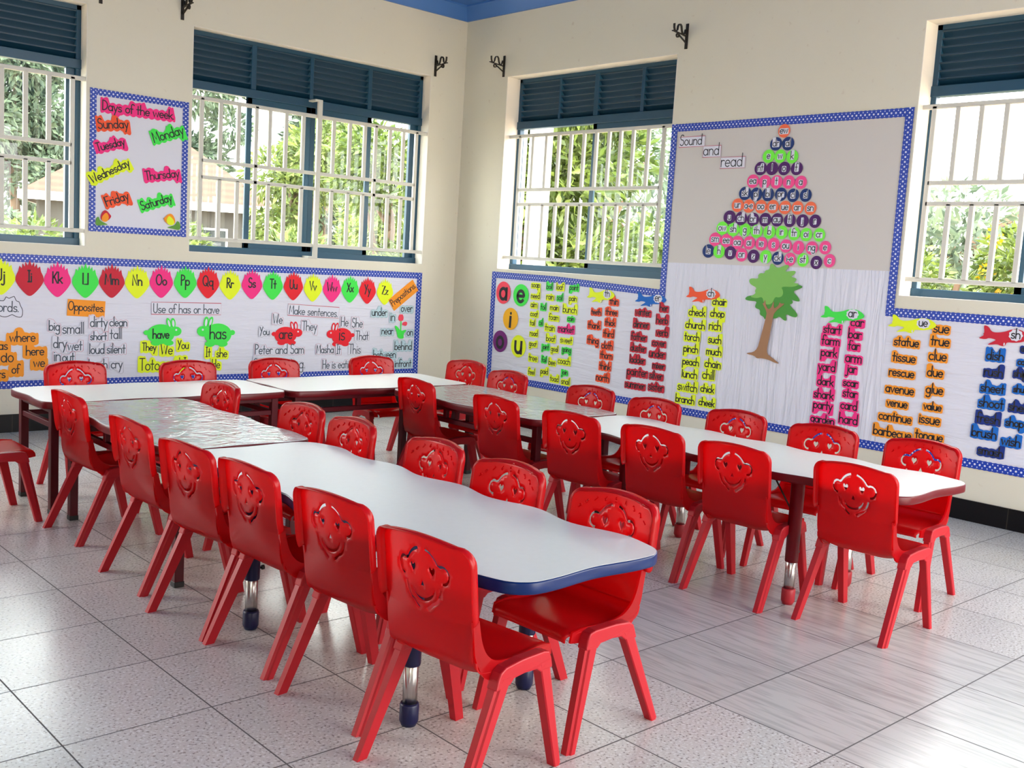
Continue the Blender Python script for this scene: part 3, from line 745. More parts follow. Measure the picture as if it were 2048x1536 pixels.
# ------------------------------------------------------------------ windows
def window(name, w, a0, a1, dep, louv, transoms, panes, sashes, posts, grille, post=None):
    """louv: dividers of the louvre band; panes/sashes: glass ranges; posts: stiles; grille: bar positions; dep: frame depth"""
    root = empty(name, WP(w, (a0 + a1) / 2, ZS, dep)); tag(root, kind='structure')
    inv = Matrix.Translation(-root.location)
    def mk(nm, mb, mat, par=None):
        o = mb.build(nm, mat); o.parent = par or root
        o.matrix_parent_inverse = (Matrix.Translation(root.location)).inverted(); return o
    zt0, zt1 = 2.345, 2.405
    f0, f1 = dep, dep + 0.05
    mb = MB()
    wbox(mb, w, a0, a0 + 0.035, ZS, ZT, f0, f1); wbox(mb, w, a1 - 0.035, a1, ZS, ZT, f0, f1)
    wbox(mb, w, a0, a1, ZT - 0.035, ZT, f0, f1); wbox(mb, w, a0, a1, ZS, ZS + 0.05, f0 - 0.008, f1)
    wbox(mb, w, a0, a1, zt0, zt1, f0 - 0.01, f1)
    for d0, d1 in louv: wbox(mb, w, d0, d1, zt1, ZT - 0.03, f0 - 0.006, f1)
    bevel(mk('window_frame', mb, M['teal']), 0.003, 1)
    # louvre slats, one part per bay
    edges = [a0 + 0.035] + [x for d in louv for x in d] + [a1 - 0.035]
    for i in range(0, len(edges), 2):
        e0, e1 = edges[i], edges[i + 1]; mb = MB(); n = 7; h = (ZT - 0.035 - zt1) / n
        for k in range(n):
            zb = zt1 + k * h
            pts = [(zb + h * 0.80, f0 - 0.003), (zb + h * 0.97, f0 - 0.003), (zb + h * 0.97, f0 + 0.003), (zb - h * 0.02, f0 + 0.046), (zb - h * 0.10, f0 + 0.043), (zb + h * 0.80, f0 + 0.004)]
            ra = [WP(w, e0, z, d) for z, d in pts]; rb = [WP(w, e1, z, d) for z, d in pts]
            mb.loft([ra, rb])
        # backing strip of each slat keeps the band opaque from every side
        mk('louver_slats', mb, M['slat'])
    # outer fixed panes
    for p0, p1, z0, z1 in panes:
        mb = MB(); wbox(mb, w, p0, p1, z0, z1, f0 + 0.030, f0 + 0.034); mk('glass_pane', mb, M['glass'])
    # sliding sashes with rails, stiles and glass
    for s0, s1 in sashes:
        mb = MB(); g0, g1 = f0 + 0.004, f0 + 0.026; z0, z1 = ZS + 0.045, zt0; st = 0.042
        wbox(mb, w, s0, s0 + st, z0, z1, g0, g1); wbox(mb, w, s1 - st, s1, z0, z1, g0, g1)
        wbox(mb, w, s0, s1, z0, z0 + 0.045, g0, g1); wbox(mb, w, s0, s1, z1 - 0.05, z1, g0, g1)
        sash = mk('sliding_sash', mb, M['teal']); bevel(sash, 0.002, 1)
        mb = MB(); wbox(mb, w, s0 + st - 0.005, s1 - st + 0.005, z0 + 0.04, z1 - 0.045, g0 + 0.009, g0 + 0.013)
        o = mb.build('glass_pane', M['glass']); o.parent = sash; o.matrix_parent_inverse = Matrix.Identity(4)
    for p0, p1 in posts:
        mb = MB(); wbox(mb, w, p0, p1, ZS + 0.04, zt0, f0 + 0.022, f1); mk('window_post', mb, M['teal'])
    # burglar grille
    gd, gh, gv = grille
    mb = MB(); c = gd
    def bar(x0, x1, z0, z1): wbox(mb, w, x0, x1, z0, z1, c - 0.011, c + 0.011)
    bar(a0 - 0.0, a1 + 0.0, 2.262, 2.289); bar(a0, a1, 1.292, 1.319)
    for x in gv:
        if min(abs(x - q) for q in gh) < 0.02: continue
        bar(x - 0.0145, x + 0.0145, 1.86, 2.27); bar(x - 0.0145, x + 0.0145, 1.31, 1.735)
    bar(gv[0], gv[-1], 1.838, 1.864); bar(gv[0], gv[-1], 1.722, 1.748)
    for x in gh: bar(x - 0.0145, x + 0.0145, 1.31, 2.28)
    if post:
        wbox(mb, w, post - 0.019, post + 0.019, ZS, 2.40, c - 0.030, c - 0.008)
        wbox(mb, w, post - 0.05, post - 0.012, 2.385, 2.40, c - 0.03, c + 0.07); wbox(mb, w, post - 0.06, post - 0.012, ZS, ZS + 0.018, c - 0.03, c + 0.07)
    bevel(mk('burglar_grille', mb, M['grille']), 0.003, 1)
    # white plaster reveal lining the opening
    mb = MB(); t = 0.004
    wbox(mb, w, a0, a0 + t, ZS, ZT, 0.0005, dep); wbox(mb, w, a1 - t, a1, ZS, ZT, 0.0005, dep)
    wbox(mb, w, a0, a1, ZT - t, ZT, 0.0005, dep); wbox(mb, w, a0, a1, ZS, ZS + t, 0.0005, dep)
    mk('window_reveal', mb, M['reveal'])
    return root
gl = 0.143
window('window_1', 'A', W1[0], W1[1], 0.10, [(-4.72, -4.68), (-4.20, -4.17), (-3.69, -3.65)], None,
       [(-5.18, -4.70, 1.25, 2.35), (-3.67, -3.17, 1.25, 2.35)], [(-4.72, -4.17), (-4.17, -3.66)], [(-3.225, -3.165)],
       (0.02, [-3.22], [-5.06, -4.92, -4.78, -4.64, -4.50, -4.36, -4.22, -4.08, -3.935, -3.79, -3.645, -3.505, -3.365, -3.222]))
window('window_2', 'A', W2[0], W2[1], 0.10, [(-1.923, -1.881), (-1.431, -1.400), (-0.902, -0.865)], None,
       [(-2.385, -1.92, 1.25, 2.35), (-0.87, -0.39, 1.25, 2.35)], [(-1.945, -1.41), (-1.41, -0.85)], [(-0.455, -0.385)],
       (0.025, [-2.333, -1.91, -0.862, -0.46], [-2.333, -2.19, -2.05, -1.91, -1.80, -1.665, -1.52, -1.39, -1.252, -1.105, -0.964, -0.862, -0.722, -0.59, -0.46]), post=-1.392)
window('window_3', 'B', W3[0], W3[1], 0.14, [(1.007, 1.028), (1.385, 1.430), (1.851, 1.882)], None,
       [], [(1.389, 2.245)], [],
       (0.065, [0.674, 2.155], [0.674, 0.825, 0.975, 1.113, 1.245, 1.382, 1.51, 1.637, 1.752, 1.873, 2.016, 2.155]))
window('window_4', 'B', W4[0], W4[1], 0.14, [(4.56, 4.60), (5.05, 5.09), (5.55, 5.59)], None,
       [], [(4.62, 5.12), (5.55, 6.07)], [],
       (0.065, [4.111, 5.99], [4.111, 4.247, 4.379, 4.514, 4.65, 4.785, 4.92, 5.055, 5.19, 5.325, 5.46, 5.595, 5.73, 5.86, 5.99]))

# ------------------------------------------------------------------ curtain rod brackets
def bracket(w, a, z0, z1, label):
    root = empty('curtain_rod_bracket', WP(w, a, (z0 + z1) / 2, 0))
    bpy.context.view_layer.update()
    tag(root, label, 'bracket', 'iron curtain rod brackets')
    m = WM(w, a, (z0 + z1) / 2); h = (z1 - z0) / 2
    def ribbon(pts, wd, th):   # pts in (out, up) ; wd across the wall
        mb = MB(); rings = []
        for i, (x, y) in enumerate(pts):
            a_ = pts[max(i - 1, 0)]; b_ = pts[min(i + 1, len(pts) - 1)]
            t = Vector((b_[0] - a_[0], b_[1] - a_[1])).normalized(); n = Vector((-t.y, t.x)) * th / 2
            rings.append([(-wd / 2, y + n.y, x + n.x), (wd / 2, y + n.y, x + n.x), (wd / 2, y - n.y, x - n.x), (-wd / 2, y - n.y, x - n.x)])
        mb.loft(rings); return mb
    def put(nm, mb):
        o = mb.build(nm, M['iron']); o.parent = root; o.matrix_parent_inverse = Matrix.Translation(root.location).inverted(); o.matrix_world = m
        return o
    mb = MB(); mb.box(-0.011, 0.011, -h, h, 0.0, 0.006); put('wall_plate', mb)
    put('arm', ribbon([(0.004, 0.0), (0.155, 0.012)], 0.016, 0.005))
    cups = [(0.008, 0.045), (0.020, 0.042), (0.026, 0.02), (0.036, 0.006), (0.050, 0.008), (0.060, 0.03), (0.066, 0.055), (0.078, 0.066), (0.092, 0.064), (0.102, 0.05), (0.106, 0.025), (0.118, 0.012), (0.132, 0.016), (0.140, 0.035), (0.142, 0.06)]
    put('rod_cup', ribbon(cups, 0.016, 0.004))
    sc = [(0.004, -0.045)] + [(0.03 + 0.07 * k / 6, -0.032 + 0.034 * k / 6) for k in range(7)]
    sc += [(0.098 + 0.013 * math.cos(t), -0.010 + 0.013 * math.sin(t)) for t in [1.2 - 0.6 * k for k in range(9)]]
    put('scroll_brace', ribbon(sc, 0.014, 0.004))
    return root
bracket('A', -0.318, 2.745, 2.912, 'iron curtain bracket on the back wall next to the room corner')
bracket('A', -2.502, 2.768, 2.932, 'iron curtain bracket on the back wall above the days poster')
bracket('A', -3.055, 2.762, 2.930, 'iron curtain bracket at the top edge beside the leftmost window')
bracket('B', 0.492, 2.748, 2.914, 'iron curtain bracket on the right wall next to the room corner')
bracket('B', 2.344, 2.769, 2.935, 'iron curtain bracket on the right wall above the tall chart')

# ------------------------------------------------------------------ hand-printed lettering (stroke font)
def arc(cx, cy, rx, ry, a0, a1, n=None):
    n = n or max(4, int(abs(a1 - a0) / 22))
    return [(cx + rx * math.cos(math.radians(a0 + (a1 - a0) * k / n)), cy + ry * math.sin(math.radians(a0 + (a1 - a0) * k / n))) for k in range(n + 1)]
def bowl(cx=0.26): return arc(cx, 0.25, 0.22, 0.25, 0, 360, 16)
DOT = lambda x, y=0.70: [(x - 0.012, y), (x + 0.012, y)]
GL = {
 'a': (0.58, [bowl(), [(0.48, 0.5), (0.48, 0)]]), 'b': (0.56, [[(0.05, 1), (0.05, 0)], bowl(0.28)]), 'c': (0.50, [arc(0.27, 0.25, 0.23, 0.25, 48, 312)]),
 'd': (0.58, [bowl(), [(0.48, 1), (0.48, 0)]]), 'e': (0.54, [[(0.04, 0.26), (0.48, 0.26)] + arc(0.26, 0.25, 0.22, 0.25, 2, 315)]),
 'f': (0.38, [arc(0.30, 0.80, 0.16, 0.18, 30, 180) + [(0.14, 0)], [(0.0, 0.48), (0.30, 0.48)]]), 'g': (0.58, [bowl(), [(0.48, 0.5), (0.48, -0.2)] + arc(0.27, -0.2, 0.21, 0.2, 0, -150)]),
 'h': (0.56, [[(0.05, 1), (0.05, 0)], [(0.05, 0.25)] + arc(0.26, 0.28, 0.21, 0.22, 180, 0) + [(0.47, 0)]]), 'i': (0.18, [[(0.08, 0.5), (0.08, 0)], DOT(0.08)]),
 'j': (0.26, [[(0.18, 0.5), (0.18, -0.22)] + arc(0.04, -0.22, 0.14, 0.18, 0, -140), DOT(0.18)]), 'k': (0.50, [[(0.05, 1), (0.05, 0)], [(0.42, 0.5), (0.06, 0.2)], [(0.17, 0.29), (0.44, 0)]]),
 'l': (0.18, [[(0.08, 1), (0.08, 0)]]), 'm': (0.80, [[(0.05, 0.5), (0.05, 0)], arc(0.21, 0.32, 0.16, 0.18, 180, 0) + [(0.37, 0)], arc(0.54, 0.32, 0.17, 0.18, 180, 0) + [(0.71, 0)]]),
 'n': (0.54, [[(0.05, 0.5), (0.05, 0)], arc(0.25, 0.29, 0.20, 0.21, 180, 0) + [(0.45, 0)]]), 'o': (0.54, [bowl()]), 'p': (0.56, [[(0.05, 0.5), (0.05, -0.42)], bowl(0.28)]),
 'q': (0.60, [bowl(), [(0.48, 0.5), (0.48, -0.40), (0.56, -0.33)]]), 'r': (0.40, [[(0.05, 0.5), (0.05, 0)], arc(0.23, 0.30, 0.18, 0.20, 180, 50)]),
 's': (0.46, [arc(0.23, 0.375, 0.16, 0.125, 35, 250) + arc(0.21, 0.125, 0.18, 0.125, 80, -150)]), 't': (0.38, [[(0.16, 0.85), (0.16, 0)], [(0.0, 0.50), (0.32, 0.50)]]),
 'u': (0.54, [[(0.05, 0.5), (0.05, 0.22)] + arc(0.25, 0.21, 0.20, 0.21, 180, 360), [(0.45, 0.5), (0.45, 0)]]), 'v': (0.48, [[(0.03, 0.5), (0.22, 0), (0.42, 0.5)]]),
 'w': (0.72, [[(0.03, 0.5), (0.18, 0), (0.34, 0.45), (0.50, 0), (0.65, 0.5)]]), 'x': (0.48, [[(0.04, 0.5), (0.42, 0)], [(0.42, 0.5), (0.04, 0)]]),
 'y': (0.48, [[(0.03, 0.5), (0.22, 0.02)], [(0.43, 0.5), (0.10, -0.40)]]), 'z': (0.46, [[(0.04, 0.5), (0.40, 0.5), (0.04, 0), (0.41, 0)]]),
 'D': (0.62, [[(0.05, 1), (0.05, 0)], [(0.05, 1)] + arc(0.10, 0.5, 0.46, 0.5, 80, -80) + [(0.05, 0)]]), 'F': (0.50, [[(0.46, 1), (0.05, 1), (0.05, 0)], [(0.05, 0.52), (0.38, 0.52)]]),
 'H': (0.60, [[(0.05, 1), (0.05, 0)], [(0.50, 1), (0.50, 0)], [(0.05, 0.5), (0.50, 0.5)]]), 'I': (0.26, [[(0.12, 1), (0.12, 0)], [(0.02, 1), (0.22, 1)], [(0.02, 0), (0.22, 0)]]),
 'J': (0.46, [[(0.38, 1), (0.38, 0.2)] + arc(0.21, 0.2, 0.17, 0.2, 0, -180)]), 'K': (0.54, [[(0.05, 1), (0.05, 0)], [(0.46, 1), (0.06, 0.42)], [(0.18, 0.58), (0.48, 0)]]),
 'L': (0.48, [[(0.05, 1), (0.05, 0), (0.44, 0)]]), 'M': (0.76, [[(0.05, 0), (0.12, 1), (0.36, 0.25), (0.60, 1), (0.68, 0)]]), 'N': (0.60, [[(0.05, 0), (0.05, 1), (0.50, 0), (0.50, 1)]]),
 'O': (0.74, [arc(0.35, 0.5, 0.31, 0.5, 0, 360, 20)]), 'P': (0.50, [[(0.05, 1), (0.05, 0)], [(0.05, 1)] + arc(0.16, 0.75, 0.27, 0.25, 85, -85) + [(0.05, 0.5)]]),
 'Q': (0.76, [arc(0.35, 0.5, 0.31, 0.5, 0, 360, 20), [(0.42, 0.25), (0.68, -0.05)]]), 'R': (0.52, [[(0.05, 1), (0.05, 0)], [(0.05, 1)] + arc(0.16, 0.75, 0.26, 0.25, 85, -85) + [(0.05, 0.5)], [(0.18, 0.5), (0.46, 0)]]),
 'S': (0.56, [arc(0.27, 0.75, 0.20, 0.25, 35, 250) + arc(0.25, 0.25, 0.23, 0.27, 80, -150)]), 'T': (0.54, [[(0.02, 1), (0.50, 1)], [(0.26, 1), (0.26, 0)]]),
 'U': (0.60, [[(0.05, 1), (0.05, 0.3)] + arc(0.28, 0.3, 0.23, 0.3, 180, 360) + [(0.51, 1)]]), 'V': (0.56, [[(0.03, 1), (0.26, 0), (0.50, 1)]]), 'W': (0.82, [[(0.03, 1), (0.20, 0), (0.38, 0.8), (0.56, 0), (0.74, 1)]]),
 'X': (0.56, [[(0.03, 1), (0.48, 0)], [(0.48, 1), (0.03, 0)]]), 'Y': (0.54, [[(0.03, 1), (0.25, 0.48)], [(0.48, 1), (0.10, -0.1)]]), 'Z': (0.58, [[(0.04, 1), (0.50, 1), (0.04, 0), (0.52, 0)]]),
 ' ': (0.34, []), '.': (0.16, [DOT(0.05, 0.02)]), '-': (0.30, [[(0.02, 0.27), (0.24, 0.27)]]),
 '1': (0.25, [[(0.12, 1), (0.12, 0)]]), '2': (0.5, [arc(0.23, 0.76, 0.2, 0.24, 160, -30) + [(0.03, 0), (0.46, 0)]]), '3': (0.5, [arc(0.2, 0.76, 0.2, 0.24, 150, -80) + arc(0.2, 0.26, 0.22, 0.27, 80, -150)]),
 '4': (0.52, [[(0.34, 0), (0.34, 1), (0.02, 0.3), (0.48, 0.3)]]), '5': (0.5, [[(0.44, 1), (0.08, 1), (0.06, 0.56)] + arc(0.22, 0.3, 0.22, 0.31, 120, -150)]), '6': (0.5, [[(0.36, 1), (0.06, 0.4)] + arc(0.24, 0.26, 0.2, 0.26, 160, -200)]),
 '7': (0.48, [[(0.02, 1), (0.44, 1), (0.12, 0)]]), '8': (0.5, [arc(0.23, 0.76, 0.16, 0.23, 0, 360, 14), arc(0.23, 0.27, 0.2, 0.27, 0, 360, 14)]), '9': (0.5, [arc(0.22, 0.72, 0.2, 0.26, 0, 360, 14), [(0.42, 0.72), (0.36, 0)]]),
}
def layout(text):
    x = 0; strokes = []; spans = []
    for ch in text:
        adv, st = GL[ch]
        if st:
            xs = [p[0] for s in st for p in s]; ys = [p[1] for s in st for p in s]
            spans.append((x + min(xs), x + max(xs), min(ys), max(ys)))
        for s in st: strokes.append([(px + x, py) for px, py in s])
        x += adv
    x0 = min(s[0] for s in spans); x1 = max(s[1] for s in spans)
    return [[(px - x0, py) for px, py in s] for s in strokes], [(a - x0, b - x0, c, d) for a, b, c, d in spans], x1 - x0
def stroke_mesh(mb, pl, w, z):
    """flat ribbon of width w along a polyline with square-rounded ends"""
    n = len(pl); closed = n > 3 and abs(pl[0][0] - pl[-1][0]) + abs(pl[0][1] - pl[-1][1]) < 1e-6
    L = []; R = []
    for i in range(n):
        if closed:
            a = pl[i - 1] if i > 0 else pl[-2]; b = pl[i + 1] if i < n - 1 else pl[1]
        else:
            a = pl[max(i - 1, 0)]; b = pl[min(i + 1, n - 1)]
        t = Vector((b[0] - a[0], b[1] - a[1]))
        if t.length < 1e-9: t = Vector((1, 0))
        t.normalize()
        k = 1.0
        if 0 < i < n - 1 or closed:
            s = Vector((pl[i][0] - a[0], pl[i][1] - a[1]))
            if s.length > 1e-9:
                s.normalize(); k = min(1.7, 1.0 / max(0.4, abs(t.dot(s))))
        p = Vector(pl[i])
        if not closed and i == 0: p = p - t * w * 0.42
        if not closed and i == n - 1: p = p + t * w * 0.42
        nn = Vector((-t.y, t.x)) * w / 2 * k
        L.append((p.x + nn.x, p.y + nn.y, z)); R.append((p.x - nn.x, p.y - nn.y, z))
    mb.add(L + R, [(n + i, n + i + 1, i + 1, i) for i in range(n - 1)])
def text_mesh(mb, text, width, k, pen, z, cx=0, cy=None):
    """text scaled to width, centred on cx; baseline chosen so that the x-height middle sits on 0"""
    st, sp, W = layout(text)
    sx = width / W; sy = sx * k
    oy = -0.30 * sy if cy is None else cy
    for s in st: stroke_mesh(mb, [((x - W / 2) * sx + cx, y * sy + oy) for x, y in s], pen, z)
    return [((a - W / 2) * sx, (b - W / 2) * sx, c * sy + oy, d * sy + oy) for a, b, c, d in sp], sx, sy
def contour(spans, mx, my, scal, amp, ph=0.0, step=0.003):
    """wavy paper outline hugging a word"""
    x0 = min(s[0] for s in spans) - mx; x1 = max(s[1] for s in spans) + mx
    n = max(14, int((x1 - x0) / step)); xs = [x0 + (x1 - x0) * i / n for i in range(n + 1)]
    top = []; bot = []
    for x in xs:
        near = [s for s in spans if s[0] - mx * 0.7 <= x <= s[1] + mx * 0.7]
        if not near:
            j = min(range(len(spans)), key=lambda i: min(abs(spans[i][0] - x), abs(spans[i][1] - x))); near = [spans[j]]
        top.append(max(s[3] for s in near)); bot.append(min(s[2] for s in near))
    def sm(v):
        for _ in range(5): v = [(v[max(i - 1, 0)] + v[i] * 2 + v[min(i + 1, n)]) / 4 for i in range(n + 1)]
        return v
    top = sm(top); bot = sm(bot); P = []
    for i in range(n + 1):
        e = 1 - max(0, 1 - min(i, n - i) / 3.0) ** 2 * 0.75
        P.append((xs[i], bot[i] - my * e - amp * abs(math.sin(PI * xs[i] / scal + ph))))
    for i in range(n, -1, -1):
        e = 1 - max(0, 1 - min(i, n - i) / 3.0) ** 2 * 0.75
        P.append((xs[i], top[i] + my * e + amp * abs(math.sin(PI * xs[i] / scal + ph + 0.7))))
    return P
def inset_loop(P, d):
    n = len(P); out = []
    for i in range(n):
        a = P[i - 1]; b = P[(i + 1) % n]; t = Vector((b[0] - a[0], b[1] - a[1]))
        if t.length < 1e-9: t = Vector((1, 0))
        t.normalize(); out.append((P[i][0] - t.y * d, P[i][1] + t.x * d))
    return out + [out[0]]
def ellipse(rx, ry, n=28, cx=0, cy=0): return [(cx + rx * math.cos(2 * PI * k / n), cy + ry * math.sin(2 * PI * k / n)) for k in range(n)]
T = 0.0012    # paper thickness
LAB = set()
def ulabel(l):
    assert l not in LAB, l
    LAB.add(l); return l
CN = {'yel': 'yellow', 'grn': 'green', 'ored': 'orange-red', 'crm': 'crimson', 'pnk': 'pink', 'org': 'orange', 'blu': 'blue', 'nvy': 'navy', 'prp': 'purple', 'rose': 'rose red', 'amb': 'amber',
      'wht': 'white', 'pbl': 'pale blue', 'red': 'red', 'cor': 'orange', 'cnv': 'navy', 'cgr': 'lime green', 'cpu': 'dark purple', 'cpk': 'pink'}

# ------------------------------------------------------------------ boards with polka-dot scalloped borders
def border_strip(w, a0, z0, a1, z1, wd, root, d=-0.004):
    """strip centred on the segment, long axis scalloped on both edges"""
    L = math.hypot(a1 - a0, z1 - z0); ang = math.atan2(z1 - z0, a1 - a0); p = 0.0275; n = int(L / (p / 4))
    mb = MB(); t = 0.0015
    ys = [wd / 2 - 0.004 + 0.004 * abs(math.sin(PI * (i * L / n) / p)) for i in range(n + 1)]
    v = []; f = []
    for i in range(n + 1):
        x = i * L / n
        v += [(x, -ys[i], 0), (x, -ys[i], t), (x, ys[i], t), (x, ys[i], 0)]
    for i in range(n):
        b = 4 * i
        f += [(b + 1, b + 5, b + 6, b + 2), (b, b + 4, b + 5, b + 1), (b + 2, b + 6, b + 7, b + 3)]
    mb.add(v, f)
    o = mb.build('border_strip', M['polka'])
    uv = o.data.uv_layers.new(name='UVMap')
    for lp in o.data.loops:
        q = o.data.vertices[lp.vertex_index].co
        uv.data[lp.index].uv = (q.x / p, q.y / p)
    o.parent = root; o.matrix_parent_inverse = root.matrix_world.inverted()
    o.matrix_world = WM(w, a0, z0, d, ang)
    return o
def board(name, w, a, z, label, cat):
    r = empty(name); r.matrix_world = Matrix.Translation(WP(w, a, z, 0)); r.location = WP(w, a, z, 0)
    bpy.context.view_layer.update()
    return tag(r, ulabel(label), cat)
def sheet(nm, w, poly, mat, root, d0=-0.0005, d1=-0.003):
    xs = [p[0] for p in poly]; zs = [p[1] for p in poly]; cx = sum(xs) / len(xs); cz = sum(zs) / len(zs)
    mb = MB(); mb.prism([(x - cx, z - cz) for x, z in poly], -d0, -d1)
    o = mb.build(nm, mat); o.parent = root; o.matrix_parent_inverse = root.matrix_world.inverted(); o.matrix_world = WM(w, cx, cz, 0)
    return o
hb = 0.026
bA = board('bulletin_board', 'A', -2.8, 0.28, 'long white alphabet and sight words board under the back wall windows', 'bulletin board')
sheet('backing_cloth', 'A', [(-5.6, 0.281), (-0.356, 0.281), (-0.356, 1.133), (-5.6, 1.133)], M['cloth'], bA)
border_strip('A', -5.6, 1.136 - hb, -0.354, 1.136 - hb, 0.052, bA); border_strip('A', -5.6, 0.279 + hb, -0.354, 0.279 + hb, 0.052, bA)
border_strip('A', -0.354 - hb, 0.279, -0.354 - hb, 1.136, 0.052, bA, -0.0045)
bB = board('bulletin_board', 'B', 3.2, 0.308, 'white word families board with tall phonics chart on the right wall', 'bulletin board')
sheet('backing_cloth', 'B', [(0.50, 0.31), (2.31, 0.31), (2.31, 1.133), (1.25, 1.176), (0.50, 1.18)], M['cloth'], bB)
sheet('pleated_cloth', 'B', [(2.31, 0.31), (3.99, 0.31), (3.99, 1.345), (2.31, 1.33)], M['clothv'], bB)
sheet('backing_cloth', 'B', [(3.99, 0.31), (6.6, 0.31), (6.6, 1.133), (3.99, 1.133)], M['cloth'], bB)
sheet('upper_sheet', 'B', [(2.30, 1.32), (4.0, 1.32), (4.0, 2.262), (2.30, 2.262)], M['upper'], bB, -0.0003, -0.0022)
zb = 0.293 + hb
border_strip('B', 0.495, zb, 6.6, zb, 0.052, bB); border_strip('B', 0.495 + hb, 0.30, 0.495 + hb, 1.184, 0.052, bB, -0.0045)
border_strip('B', 0.495, 1.184 - hb, 1.25, 1.180 - hb, 0.052, bB); border_strip('B', 1.24, 1.180 - hb, 2.33, 1.138 - hb, 0.052, bB, -0.0043); border_strip('B', 2.277 + hb, 1.10, 2.277 + hb, 2.271, 0.052, bB, -0.0045)
border_strip('B', 2.277, 2.271 - hb, 4.023, 2.271 - hb, 0.052, bB); border_strip('B', 4.023 - hb, 1.10, 4.023 - hb, 2.271, 0.052, bB, -0.0045)
border_strip('B', 3.971, 1.136 - hb, 6.6, 1.136 - hb, 0.052, bB)
bD = board('wall_poster', 'A', -2.78, 1.305, 'white days of the week poster between the two back wall windows', 'poster')
sheet('poster_sheet', 'A', [(-3.115, 1.307), (-2.444, 1.307), (-2.444, 2.225), (-3.115, 2.225)], M['white_card'], bD)
hd = 0.022
border_strip('A', -3.117, 2.227 - hd, -2.442, 2.227 - hd, 0.044, bD); border_strip('A', -3.117, 1.3056 + hd, -2.442, 1.3056 + hd, 0.044, bD)
border_strip('A', -3.117 + hd, 1.3056, -3.117 + hd, 2.227, 0.044, bD, -0.0045); border_strip('A', -2.442 - hd, 1.3056, -2.442 - hd, 2.227, 0.044, bD, -0.0045)

# ------------------------------------------------------------------ paper cut-outs on the boards
DP = -0.0056   # how far they stand off the wall (on top of the cloth and borders)
def cut(name, w, a, z, rot, d, mb, mat, label, cat, group):
    o = mb.build(name, mat); o.matrix_world = WM(w, a, z, d, rot)
    return tag(o, ulabel(label), cat, group)
def child(nm, mb, mat, par):
    o = mb.build(nm, mat); o.parent = par
    return o
FISH = [(1.0, 0.03), (0.93, -0.18), (0.72, -0.40), (0.42, -0.50), (0.12, -0.50), (0.10, -0.74), (0.02, -0.86), (-0.14, -0.82), (-0.22, -0.72), (-0.60, -0.86), (-0.62, -0.80), (-0.30, -0.42),
        (-0.36, -0.34), (-0.62, -0.28), (-0.72, -0.42), (-0.98, -0.40), (-1.0, -0.34), (-0.80, -0.08), (-0.86, 0.0), (-0.80, 0.12), (-0.86, 0.66), (-0.80, 0.72), (-0.66, 0.64), (-0.52, 0.24), (-0.30, 0.20), (0.0, 0.32), (0.22, 0.52), (0.46, 0.62), (0.70, 0.52), (0.90, 0.30)]
def smooth_poly(P, it=2):
    for _ in range(it):
        Q = []
        n = len(P)
        for i in range(n):
            a = P[i]; b = P[(i + 1) % n]
            Q += [(a[0] * 0.75 + b[0] * 0.25, a[1] * 0.75 + b[1] * 0.25), (a[0] * 0.25 + b[0] * 0.75, a[1] * 0.25 + b[1] * 0.75)]
        P = Q
    return P
def scallop_disc(rx, ry, k=9, amp=0.06, n=54): return [(rx * (1 + amp * math.cos(k * t)) * math.cos(t), ry * (1 + amp * math.cos(k * t)) * math.sin(t)) for t in [2 * PI * i / n for i in range(n)]]
WALLN = {'A': 'back wall', 'B': 'right wall'}
layer = 0
